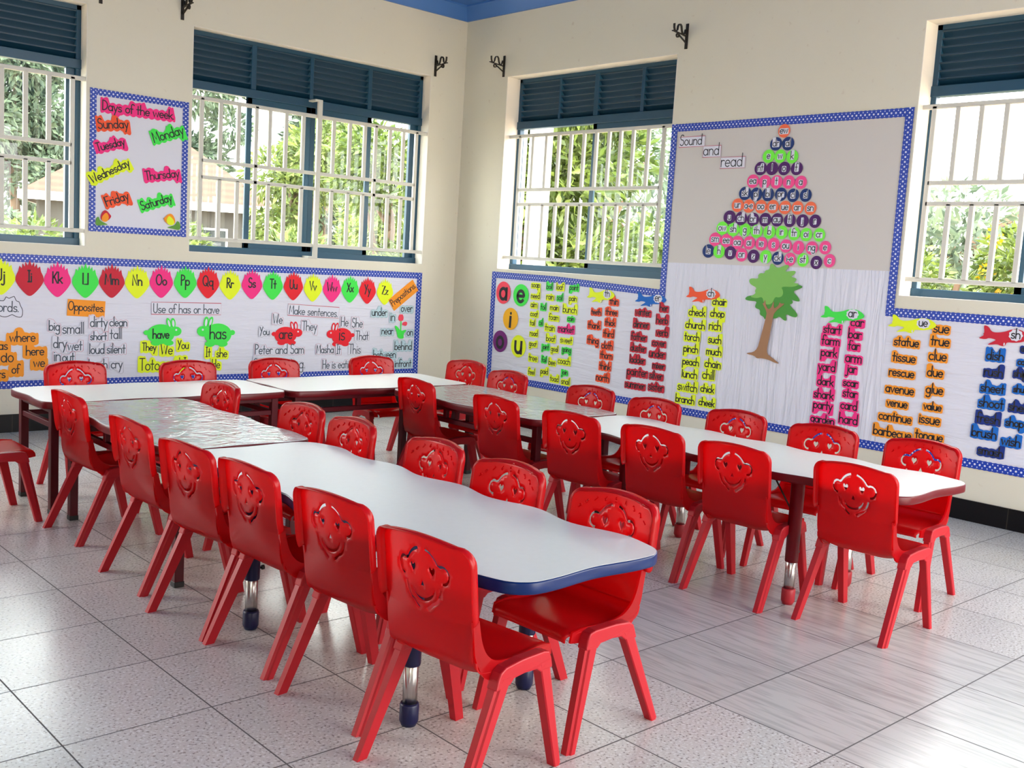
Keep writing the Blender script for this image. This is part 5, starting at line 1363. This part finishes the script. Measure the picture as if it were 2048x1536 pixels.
def build_back_mesh():
    P, top, left = back_outline(); out = P + top + left
    holes = [[(y, zs(z)) for y, z in h] for h in HOLES]
    verts = [Vector(p) for p in out]; edges = [(i, (i + 1) % len(out)) for i in range(len(out))]
    for h in holes:
        b = len(verts); verts += [Vector(p) for p in h]; edges += [(b + i, b + (i + 1) % len(h)) for i in range(len(h))]
    g = 0.011
    smin = min(p[1] for p in out); smax = max(p[1] for p in out)
    allb = [Vector(p) for p in out] + [Vector(p) for h in holes for p in h]
    y = -HW + g
    while y < HW:
        s = smin + g * 0.6
        while s < smax:
            if point_in((y, s), out) and not any(point_in((y, s), h) for h in holes):
                if min((Vector((y, s)) - q).length for q in allb) > 0.0045: verts.append(Vector((y, s)))
            s += g
        y += g
    res = delaunay_2d_cdt(verts, edges, [], 0, 1e-6)
    V, F = res[0], res[2]
    keep = []
    for f in F:
        c = sum((V[i] for i in f), Vector((0, 0))) / len(f)
        if point_in((c.x, c.y), out) and not any(point_in((c.x, c.y), h) for h in holes):
            a = sum(V[f[i]].x * V[f[(i + 1) % len(f)]].y - V[f[(i + 1) % len(f)]].x * V[f[i]].y for i in range(len(f)))
            keep.append(tuple(f) if a > 0 else tuple(reversed(f)))
    mb = MB(); n = len(V)
    # seen from the front (+x looking back) y runs right-to-left, so flip for outward normals
    mb.v = [shell_pt(v.x, v.y, TS / 2) for v in V] + [shell_pt(v.x, v.y, -TS / 2) for v in V]
    cnt = {}
    for f in keep:
        mb.f.append(f); mb.f.append(tuple(i + n for i in reversed(f))); mb.smooth += [True, True]
        for i in range(len(f)):
            e = (f[i], f[(i + 1) % len(f)]); cnt[e] = cnt.get(e, 0) + 1
    for (a, b), c in cnt.items():
        if (b, a) not in cnt:
            mb.f.append((b, a, a + n, b + n)); mb.smooth.append(False)
    # flange turning rearwards round the upper back
    path = P[6:] + top + left[:len(left) - 4]
    rings = []
    for i, (y, s) in enumerate(path):
        a = path[max(i - 1, 0)]; b = path[min(i + 1, len(path) - 1)]
        t = Vector((b[0] - a[0], b[1] - a[1])).normalized(); o2 = Vector((t.y, -t.x))    # outward in (y, s)
        def q(d_out, off): return shell_pt(y + o2.x * d_out, s + o2.y * d_out, off)
        ends = min(i, len(path) - 1 - i); dep = 0.025 * min(1, 0.75 + ends * 0.1)
        rings.append([q(-0.006, TS / 2 + 0.0002), q(0.0005, TS / 2 - 0.0008), q(0.0042, -TS / 2 - 0.001), q(0.0062, -0.010), q(0.0075, -dep), q(0.0042, -dep - 0.0008), q(0.002, -0.012), q(-0.003, -TS / 2)])
    mb.loft(rings, True, True)
    return mb
def build_seat_mesh():
    mb = MB(); ny, ns = 22, 34; rows = []
    w = LW + 0.005
    for off in (TS / 2, -TS / 2):
        for j in range(ns + 1):
            s = SJ * j / ns
            p, _ = prof_at(s)
            ww = w - 0.016 * max(0, (p.x - 0.142) / 0.03) ** 2 if p.x > 0.142 else w
            for i in range(ny + 1):
                y = -ww + 2 * ww * i / ny; mb.v.append(shell_pt(y, s, off))
    N = (ny + 1) * (ns + 1)
    for j in range(ns):
        for i in range(ny):
            a = j * (ny + 1) + i; f = (a, a + 1, a + ny + 2, a + ny + 1)
            mb.f.append(f); mb.f.append(tuple(k + N for k in reversed(f))); mb.smooth += [True, True]
    rim = [i for i in range(ny)] + [(j * (ny + 1) + ny) for j in range(ns)] + [(ns * (ny + 1) + i) for i in range(ny, 0, -1)] + [(j * (ny + 1)) for j in range(ns, 0, -1)]
    for k in range(len(rim)):
        a = rim[k]; b = rim[(k + 1) % len(rim)]; mb.f.append((b, a, a + N, b + N)); mb.smooth.append(False)
    # side cheeks: the J shaped skirt running from the back down to the leg rail
    inner = [(0.160, 0.316), (0.11, 0.321), (0.04, 0.318), (-0.02, 0.319), (-0.055, 0.328), (-0.082, 0.350), (-0.100, 0.385), (-0.113, 0.437)]
    outer = [(-0.134, 0.437), (-0.127, 0.395), (-0.120, 0.350), (-0.103, 0.315), (-0.080, 0.288), (-0.04, 0.278), (0.10, 0.280), (0.166, 0.288)]
    poly = catmull(inner, 4) + catmull(outer, 4)
    for sg in (-1, 1):
        y0, y1 = sg * (LW - 0.003), sg * (LW + 0.0045)
        n = len(poly)
        a = [(p.x, y0, p.y) for p in poly]; b = [(p.x, y1, p.y) for p in poly]
        mb.loft([a, b] if sg < 0 else [b, a])
    # rear belly: leaves the back flush and rolls under the seat with a large radius
    rows = []
    for i in range(19):
        y = -LW + 2 * LW * i / 18; e = abs(y) / LW; r = []
        for k, z in enumerate((0.425, 0.41, 0.39, 0.37, 0.352)):
            p = shell_pt(y, s_at_z(z), -TS / 2 - 0.0003 - 0.0006 * k); r.append(Vector(p))
        zb_ = 0.279 + 0.022 * e ** 5; p0 = r[-1]; d0 = (r[-1] - r[-2]).normalized()
        c1 = p0 + d0 * 0.045; p3 = Vector((-0.035, y, zb_)); c2 = Vector((-0.085, y, zb_))
        for k in range(1, 9):
            t = k / 8; r.append(p0 * (1 - t) ** 3 + c1 * 3 * t * (1 - t) ** 2 + c2 * 3 * t * t * (1 - t) + p3 * t ** 3)
        r.append(Vector((0.02, y, zb_ + 0.004))); rows.append(r)
    mb.loft(rows, False, True, closed=False)
    return mb
def leg_mesh(top, bot, tw, bw, sg, fx):
    """tapering leg with a stepped (L shaped) section; fx = +1 when the step faces forward"""
    def sec(c, wx, wy):
        x, y, z = c; hx, hy = wx / 2, wy / 2
        pts = [(-hx, -hy), (hx, -hy), (hx, hy - 0.007), (hx - 0.009, hy - 0.005), (hx - 0.012, hy), (-hx + 0.003, hy), (-hx, hy - 0.003)]
        r = [(x + px * fx, y + py * sg, z) for px, py in pts]
        return r if fx * sg > 0 else r[::-1]
    mb = MB(); rings = []
    for k in range(5):
        t = k / 4; c = [top[i] + (bot[i] - top[i]) * t for i in range(3)]
        rings.append(sec(c, tw[0] + (bw[0] - tw[0]) * t, tw[1] + (bw[1] - tw[1]) * t))
    mb.loft(rings[::-1])
    return mb
def rail_mesh(sg):
    mb = MB(); y0, y1 = 0.147, 0.1795
    top = [(-0.066, 0.286), (-0.058, 0.303), (-0.040, 0.313), (0.02, 0.319), (0.10, 0.319), (0.122, 0.314), (0.130, 0.298)]
    bot = [(0.136, 0.270), (0.090, 0.268), (0.076, 0.278), (0.03, 0.281), (-0.008, 0.278), (-0.024, 0.266), (-0.074, 0.262)]
    poly = top + bot
    a = [(x, sg * y0, z) for x, z in poly]; b = [(x, sg * (y1 if z > 0.275 else y1 + 0.0015), z) for x, z in poly]
    mb.loft([a, b] if sg > 0 else [b, a])
    return mb
def numerals_mesh():
    mb = MB(); h = 0.0145
    for k in range(9):
        ph = math.radians(152 - k * 15.5)
        y0 = -0.138 * math.cos(ph); z0 = 0.516 + 0.084 * math.sin(ph) ** 0.8
        # reading direction for someone facing the chair's front: towards +y
        ang = -(ph - PI / 2) * 0.8; cs, sn = math.cos(ang), math.sin(ang)
        adv, st = GL[str(k + 1)]
        for s in st:
            pts = [((px - adv / 2) * h * 0.95, (py - 0.5) * h) for px, py in s]
            pts = [(y0 + (x * cs - y * -sn * -1 if False else x * cs + y * sn), z0 + (-x * sn + y * cs)) for x, y in pts]
            n = len(pts); rows = []
            for i in range(n):
                a = pts[max(i - 1, 0)]; b = pts[min(i + 1, n - 1)]; t = Vector((b[0] - a[0], b[1] - a[1]))
                t = t.normalized() if t.length > 1e-9 else Vector((1, 0)); nn = Vector((-t.y, t.x)) * 0.0016
                y, z = pts[i]
                rows.append([shell_pt(y + nn.x, zs(z + nn.y), TS / 2), shell_pt(y, zs(z), TS / 2 + 0.003), shell_pt(y - nn.x, zs(z - nn.y), TS / 2)])
            vs = [p for r in rows for p in r]; fs = []
            for i in range(n - 1):
                for j in range(2): fs.append((3 * i + j, 3 * i + j + 1, 3 * i + j + 4, 3 * i + j + 3))
            mb.add(vs, fs, False)
    return mb
def make_chair():
    root = empty('school_chair')
    bk = build_back_mesh(); nm_ = numerals_mesh(); bk.add(nm_.v, nm_.f); child('backrest', bk, M['red'], root)
    child('seat', build_seat_mesh(), M['red'], root)
    for sg in (1, -1):
        bevel(child('side_rail', rail_mesh(sg), M['redleg'], root), 0.004, 2, 40)
        child('leg', leg_mesh((0.108, sg * 0.1655, 0.290), (0.176, sg * 0.176, 0.0), (0.042, 0.0285), (0.030, 0.026), sg, 1), M['redleg'], root)
        child('leg', leg_mesh((-0.040, sg * 0.1655, 0.286), (-0.176, sg * 0.176, 0.0), (0.044, 0.0285), (0.032, 0.026), sg, -1), M['redleg'], root)
    return root
CHAIR = make_chair()
first = [True]
def chair(x, y, deg, label, group):
    o = CHAIR if first[0] else copy_tree(CHAIR)
    first[0] = False
    o.location = (x, y, 0); o.rotation_euler = (0, 0, math.radians(deg))
    tag(o, ulabel(label), 'chair', group)
    return o
gL, gR = 'chairs on the left side of the near tables', 'chairs on the right side of the near tables'
gA, gM, gW = 'chairs behind the back row of tables', 'chairs on the aisle side of the right tables', 'chairs along the right wall'
CH = [
 # near row seen from behind, from the camera backwards
 (-4.051, -5.064, 6.3, 'red chair nearest the camera with its back turned at the blue edged table', gL),
 (-4.014, -4.607, 5.7, 'red chair second from the camera on the left side of the blue table', gL),
 (-4.019, -4.158, 2.4, 'red chair third from the camera on the left side of the blue table', gL),
 (-4.039, -3.773, 5.1, 'red chair fourth from the camera, last on the blue table left side', gL),
 (-4.014, -3.268, 1.3, 'red chair on the left of the plastic covered table, nearer of two', gL),
 (-3.978, -2.543, 1.8, 'red chair on the left of the plastic covered table, farther of two', gL),
 # near row seen from the front
 (-3.620, -5.020, 182.0, 'red chair facing left at the near right corner of the blue table', gR),
 (-3.602, -4.545, 181.7, 'red chair facing left, second from the near end of the blue table', gR),
 (-3.573, -4.115, 178.6, 'red chair facing left, third from the near end of the blue table', gR),
 (-3.581, -3.601, 177.5, 'red chair facing left at the far end of the blue table', gR),
 (-3.560, -3.204, 180.7, 'red chair facing left beside the near end of the plastic covered table', gR),
 (-3.563, -2.485, 182.1, 'red chair facing left beside the far end of the plastic covered table', gR),
 # behind the back row
 (-3.720, -1.679, 276.2, 'red chair behind the back row, leftmost, below the Opposites words', gA),
 (-3.153, -1.738, 269.2, 'red chair behind the back row below the green rabbits', gA),
 (-2.608, -1.716, 269.1, 'red chair behind the back row below the rabbit lettered are', gA),
 (-1.912, -1.701, 267.5, 'red chair behind the back row below the prepositions', gA),
 # aisle side of the right tables
 (-2.178, -2.583, -2.3, 'red aisle chair with its back turned, farthest of the six at the right tables', gM),
 (-2.213, -3.261, -0.9, 'red aisle chair with its back turned, second from the far corner', gM),
 (-2.233, -3.774, 5.1, 'red aisle chair with its back turned, third from the far corner', gM),
 (-2.190, -4.215, 2.6, 'red aisle chair with its back turned, fourth from the far corner', gM),
 (-2.203, -4.637, 2.2, 'red aisle chair with its back turned beside the maroon tube leg', gM),
 (-2.132, -5.116, 0.7, 'red aisle chair with its back turned at the near end of the maroon table', gM),
 # along the right wall
 (-1.565, -1.912, 187.6, 'red chair facing left, closest to the room corner', gW),
 (-1.703, -2.447, 181.5, 'red chair along the right wall below the words feel and paid', gW),
 (-1.721, -3.149, 184.3, 'red chair along the right wall below the th word list', gW),
 (-1.769, -3.632, 182.7, 'red chair along the right wall below the er word list', gW),
 (-1.702, -4.089, 183.9, 'red chair along the right wall below the ch word list', gW),
 (-1.686, -4.558, 188.1, 'red chair along the right wall below the ar word list', gW),
 (-1.636, -4.986, 184.4, 'red chair along the right wall nearest the camera, below barbecue and tongue', gW),
 # left edge of the picture
 (-4.330, -2.080, 0, 'red chair cut by the left picture edge beside the maroon table legs', 'chairs at the left table end'),
]
for c in CH: chair(*c)

# ------------------------------------------------------------------ outdoors
M['bounce_ground'] = new_mat('pale_bounce_ground', rgb(196, 176, 150), 0.9); add_bump(M['bounce_ground'], 30, 0.6, 0.05)  # ground made pale to bounce fill light up into the room
def leafmat(name, c1, c2, c3=None):
    m = bpy.data.materials.new(name); m.use_nodes = True
    nt = m.node_tree; b = bsdf(m); out = nt.nodes['Material Output']
    g = nd(m, 'ShaderNodeNewGeometry')
    r = nd(m, 'ShaderNodeValToRGB'); r.color_ramp.elements[0].color = c1; r.color_ramp.elements[1].color = c2
    ln(m, g.outputs['Random Per Island'], r.inputs['Fac'])
    ln(m, r.outputs['Color'], b.inputs['Base Color']); b.inputs['Roughness'].default_value = 0.45
    t = nd(m, 'ShaderNodeBsdfTranslucent'); ln(m, r.outputs['Color'], t.inputs['Color'])
    mx = nd(m, 'ShaderNodeMixShader'); mx.inputs[0].default_value = 0.3
    ln(m, b.outputs[0], mx.inputs[1]); ln(m, t.outputs[0], mx.inputs[2]); ln(m, mx.outputs[0], out.inputs['Surface'])
    return m
M['leaf_mango'] = leafmat('mango_leaves', rgb(52, 72, 32), rgb(118, 138, 62))
M['leaf_pale'] = leafmat('pale_shrub_leaves', rgb(74, 94, 46), rgb(142, 156, 82))
M['leaf_euc'] = leafmat('grey_green_leaves', rgb(66, 84, 70), rgb(116, 134, 108))
M['petal'] = leafmat('yellow_petals', rgb(190, 150, 10), rgb(214, 186, 30))
M['bark'] = new_mat('tree_bark', rgb(120, 96, 78), 0.9); add_bump(M['bark'], 20, 0.5, 0.02, (1, 1, 0.2))
def leaves(blobs, n, size, seed, shape=0.36, up=0.3):
    R = random.Random(seed); mb = MB(); vol = [b[3] * b[4] * b[5] for b in blobs]; tot = sum(vol)
    for b, v in zip(blobs, vol):
        for _ in range(int(n * v / tot)):
            d = Vector((R.gauss(0, 1), R.gauss(0, 1), R.gauss(0, 1))).normalized()
            k = 0.45 + 0.6 * R.random() ** 0.6
            c = Vector((b[0] + d.x * b[3] * k, b[1] + d.y * b[4] * k, b[2] + d.z * b[5] * k))
            ax = (d + Vector((R.gauss(0, .6), R.gauss(0, .6), R.gauss(0, .6) - 0.35))).normalized()
            nn = ax.cross(Vector((R.gauss(0, 1), R.gauss(0, 1), R.gauss(0, 1)))).normalized(); sd_ = ax.cross(nn)
            L = size * (0.7 + 0.6 * R.random()); w = L * shape
            mb.add([c, c + ax * L * 0.45 + sd_ * w / 2 + nn * w * 0.12, c + ax * L - nn * w * 0.25, c + ax * L * 0.45 - sd_ * w / 2 + nn * w * 0.12], [(0, 1, 2), (0, 2, 3)], True)
    return mb
ZG = -0.45
def tree(name, x, y, h, trunk_r, blobs, n, size, mat, seed, label, cat, branches=4, flowers=0, group='trees outside the windows'):
    root = empty(name, (x, y, ZG)); tag(root, ulabel(label), cat, group)
    R = random.Random(seed); mb = MB()
    pts = [(0, 0, 0)]; 
    for k in range(1, 6): pts.append((R.gauss(0, .06) * k * trunk_r * 4, R.gauss(0, .06) * k * trunk_r * 4, h * k / 5))
    mb.tube(pts, [trunk_r * (1.15 - 0.16 * k) for k in range(6)], 10)
    for k in range(branches):
        b = blobs[k % len(blobs)]; s = pts[2 + k % 3]
        mid = [(s[i] + b[i]) / 2 + R.gauss(0, .1) for i in range(3)]
        mb.tube([s, mid, b[:3]], [trunk_r * 0.5, trunk_r * 0.35, trunk_r * 0.15], 8)
    child('trunk', mb, M['bark'], root)
    child('foliage', leaves(blobs, n, size, seed), mat, root)
    if flowers:
        R2 = random.Random(seed + 1); fb = []
        for k in range(flowers):
            b = R2.choice(blobs); d = Vector((-abs(R2.gauss(0, 1)) - 0.3, R2.gauss(0, 1), R2.gauss(0, 1))).normalized()
            fb.append((b[0] + d.x * b[3], b[1] + d.y * b[4], b[2] + d.z * b[5], 0.07, 0.07, 0.09))
        child('blossoms', leaves(fb, flowers * 26, 0.05, seed + 2, 0.8), M['petal'], root)
    return root
def blobset(seed, n, R0, H0, H1, rb):
    R = random.Random(seed); out = []
    for k in range(n):
        t = 2 * PI * R.random(); r = R0 * math.sqrt(R.random()); z = H0 + (H1 - H0) * R.random()
        q = rb * (0.8 + 0.5 * R.random()); out.append((r * math.cos(t), r * math.sin(t), z, q, q, q * 0.85))
    return out
mb = MB(); mb.box(-40, 60, -60, 80, ZG - 0.3, ZG); g = mb.build('ground', M['bounce_ground']); tag(g, kind='structure')

# beyond the right wall
tree('mango_tree', 3.6, 2.9, 3.2, 0.14, blobset(11, 26, 1.05, 0.6, 4.5, 0.66), 24000, 0.16, M['leaf_mango'], 11, 'leafy green tree close outside the right wall window near the corner', 'tree')
tree('mango_tree', 7.2, 3.2, 2.2, 0.12, blobset(12, 11, 0.8, 0.4, 2.5, 0.55), 8000, 0.16, M['leaf_mango'], 12, 'lower leafy tree right of the big one outside the corner window', 'tree')
tree('flowering_tree', 4.7, -2.2, 1.8, 0.08, blobset(13, 14, 0.75, 0.4, 2.0, 0.42), 11000, 0.11, M['leaf_mango'], 13, 'green tree with yellow blossoms outside the rightmost window', 'tree', flowers=24)
tree('flowering_tree', 4.3, -4.35, 2.4, 0.08, blobset(14, 14, 0.55, 0.5, 3.1, 0.42), 9000, 0.11, M['leaf_mango'], 14, 'taller yellow-flowered tree at the right edge of the rightmost window', 'tree', flowers=20)
tree('garden_tree', 11.0, 0.8, 3.0, 0.2, blobset(15, 9, 1.8, 1.0, 2.9, 0.8), 4500, 0.22, M['leaf_euc'], 15, 'hazy tree far behind the yellow-flowered trees', 'tree')
tree('garden_tree', 11.0, 8.4, 4.0, 0.22, blobset(16, 12, 2.0, 1.2, 4.8, 1.0), 6000, 0.24, M['leaf_euc'], 16, 'big tree behind the leafy tree outside the corner window', 'tree')
# beyond the back wall
tree('garden_shrub', 0.9, 4.0, 1.0, 0.05, blobset(21, 8, 0.7, 0.5, 1.6, 0.36), 4500, 0.11, M['leaf_pale'], 21, 'pale green shrub low outside the back window, right part', 'shrub', group='shrubs outside the windows')
tree('garden_shrub', -0.2, 6.4, 1.0, 0.05, blobset(22, 8, 0.6, 0.5, 1.7, 0.36), 4000, 0.11, M['leaf_pale'], 22, 'pale green shrub low outside the back window, left part', 'shrub', group='shrubs outside the windows')
tree('garden_tree', 3.2, 8.0, 3.2, 0.10, blobset(23, 13, 0.55, 1.0, 4.2, 0.45), 6500, 0.14, M['leaf_pale'], 23, 'bright yellow-green tree in the middle of the back window', 'tree')
tree('garden_tree', 3.5, 5.9, 2.6, 0.10, blobset(24, 10, 0.6, 0.8, 3.4, 0.42), 5000, 0.14, M['leaf_mango'], 24, 'green tree at the right side of the back window', 'tree')
tree('garden_shrub', -2.0, 5.4, 1.2, 0.06, blobset(25, 8, 0.6, 0.6, 1.75, 0.4), 4500, 0.11, M['leaf_mango'], 25, 'round green shrub below the house roof in the leftmost window', 'shrub', group='shrubs outside the windows')
for k, (x, y, h, sd_, lb) in enumerate([(9.0, 41, 13, 31, 'tall grey-green tree far behind the left end of the house'), (16.0, 40, 14, 32, 'tall grey-green tree far behind the right end of the house'),
                                        (22.5, 38, 13, 33, 'tall grey-green tree beyond the middle of the back window'), (28.5, 35, 12, 34, 'tall grey-green tree beyond the right side of the back window')]):
    tree('eucalyptus_tree', x, y, h * 0.8, 0.22, blobset(sd_, 26, 2.2, h * 0.12, h, 1.2), 18000, 0.42, M['leaf_euc'], sd_, lb, 'tree', group='tall trees behind the house')

tree('garden_shrub', 5.7, 9.8, 1.6, 0.05, blobset(26, 10, 0.7, 0.6, 2.7, 0.45), 5500, 0.14, M['leaf_pale'], 26, 'pale green shrub low outside the back window at its right end', 'shrub', group='shrubs outside the windows')
tree('garden_shrub', 0.9, 8.2, 1.1, 0.05, blobset(27, 9, 0.6, 0.5, 1.9, 0.4), 4500, 0.12, M['leaf_mango'], 27, 'green shrub in front of the house wall in the back window', 'shrub', group='shrubs outside the windows')
# house with a hipped orange tile roof
def tile_mat():
    m = new_mat('orange_roof_tiles', rgb(214, 140, 100), 0.7)
    tc = nd(m, 'ShaderNodeTexCoord'); wv = nd(m, 'ShaderNodeTexWave', bands_direction='Z'); wv.inputs['Scale'].default_value = 1.6; wv.inputs['Distortion'].default_value = 0.6
    ln(m, tc.outputs['Object'], wv.inputs['Vector'])
    c = mix_rgb(m, wv.outputs['Fac'], rgb(78, 44, 29), rgb(92, 56, 39)); ln(m, c, bsdf(m).inputs['Base Color'])
    return m
M['rooftile'] = tile_mat(); M['housewall'] = new_mat('grey_house_wall', rgb(58, 56, 54), 0.8); M['fascia'] = new_mat('white_fascia', rgb(232, 232, 230), 0.6); M['darkglass'] = new_mat('dark_window', (0.03, 0.035, 0.04, 1), 0.15)
hang = math.atan2(20.92 - 23.62, 10.02 - 3.74)
house = empty('house', (3.74, 23.62, ZG), hang); tag(house, 'grey house with hipped orange tile roof beyond the back wall windows', 'house')
HL, HD, EZ, RZ_ = 7.0, 6.0, 2.9, 4.85
mb = MB(); mb.box(0.4, HL - 0.4, 0.4, HD - 0.4, 0.0, EZ); child('house_wall', mb, M['housewall'], house)
mb = MB(); v = [(0, 0, EZ), (HL, 0, EZ), (HL, HD, EZ), (0, HD, EZ), (2.6, HD / 2, RZ_), (HL - 2.6, HD / 2, RZ_)]
v2 = [(x, y, z - 0.08) for x, y, z in v[:4]]
mb.add(v + v2, [(0, 1, 5, 4), (1, 2, 5), (2, 3, 4, 5), (3, 0, 4), (6, 9, 8, 7), (0, 6, 7, 1), (1, 7, 8, 2), (2, 8, 9, 3), (3, 9, 6, 0)]); child('roof', mb, M['rooftile'], house)
mb = MB(); mb.box(-0.02, HL + 0.02, -0.04, 0.0, EZ - 0.22, EZ + 0.02); mb.box(-0.04, 0.0, -0.02, HD, EZ - 0.22, EZ + 0.02); child('fascia_board', mb, M['fascia'], house)
for x0 in (1.2, 4.4):
    mb = MB(); mb.box(x0, x0 + 1.2, 0.37, 0.40, 1.0, 2.2); f = child('window', mb, M['fascia'], house)
    mb = MB(); mb.box(x0 + 0.06, x0 + 1.14, 0.36, 0.372, 1.06, 2.14); child('pane', mb, M['darkglass'], f)
# white veranda post with a blue band outside the corner window
post = empty('veranda_post', (0.95, 0.02, ZG)); tag(post, 'white veranda post with blue band outside the corner window', 'post')
mb = MB(); mb.box(-0.075, 0.075, -0.075, 0.075, 0, 3.79); child('shaft', mb, new_mat('white_post_paint', rgb(176, 180, 186), 0.6), post)
mb = MB(); mb.box(-0.078, 0.078, -0.078, 0.078, 0, 1.55); child('blue_band', mb, new_mat('sky_blue_post_paint', rgb(60, 140, 190), 0.6), post)
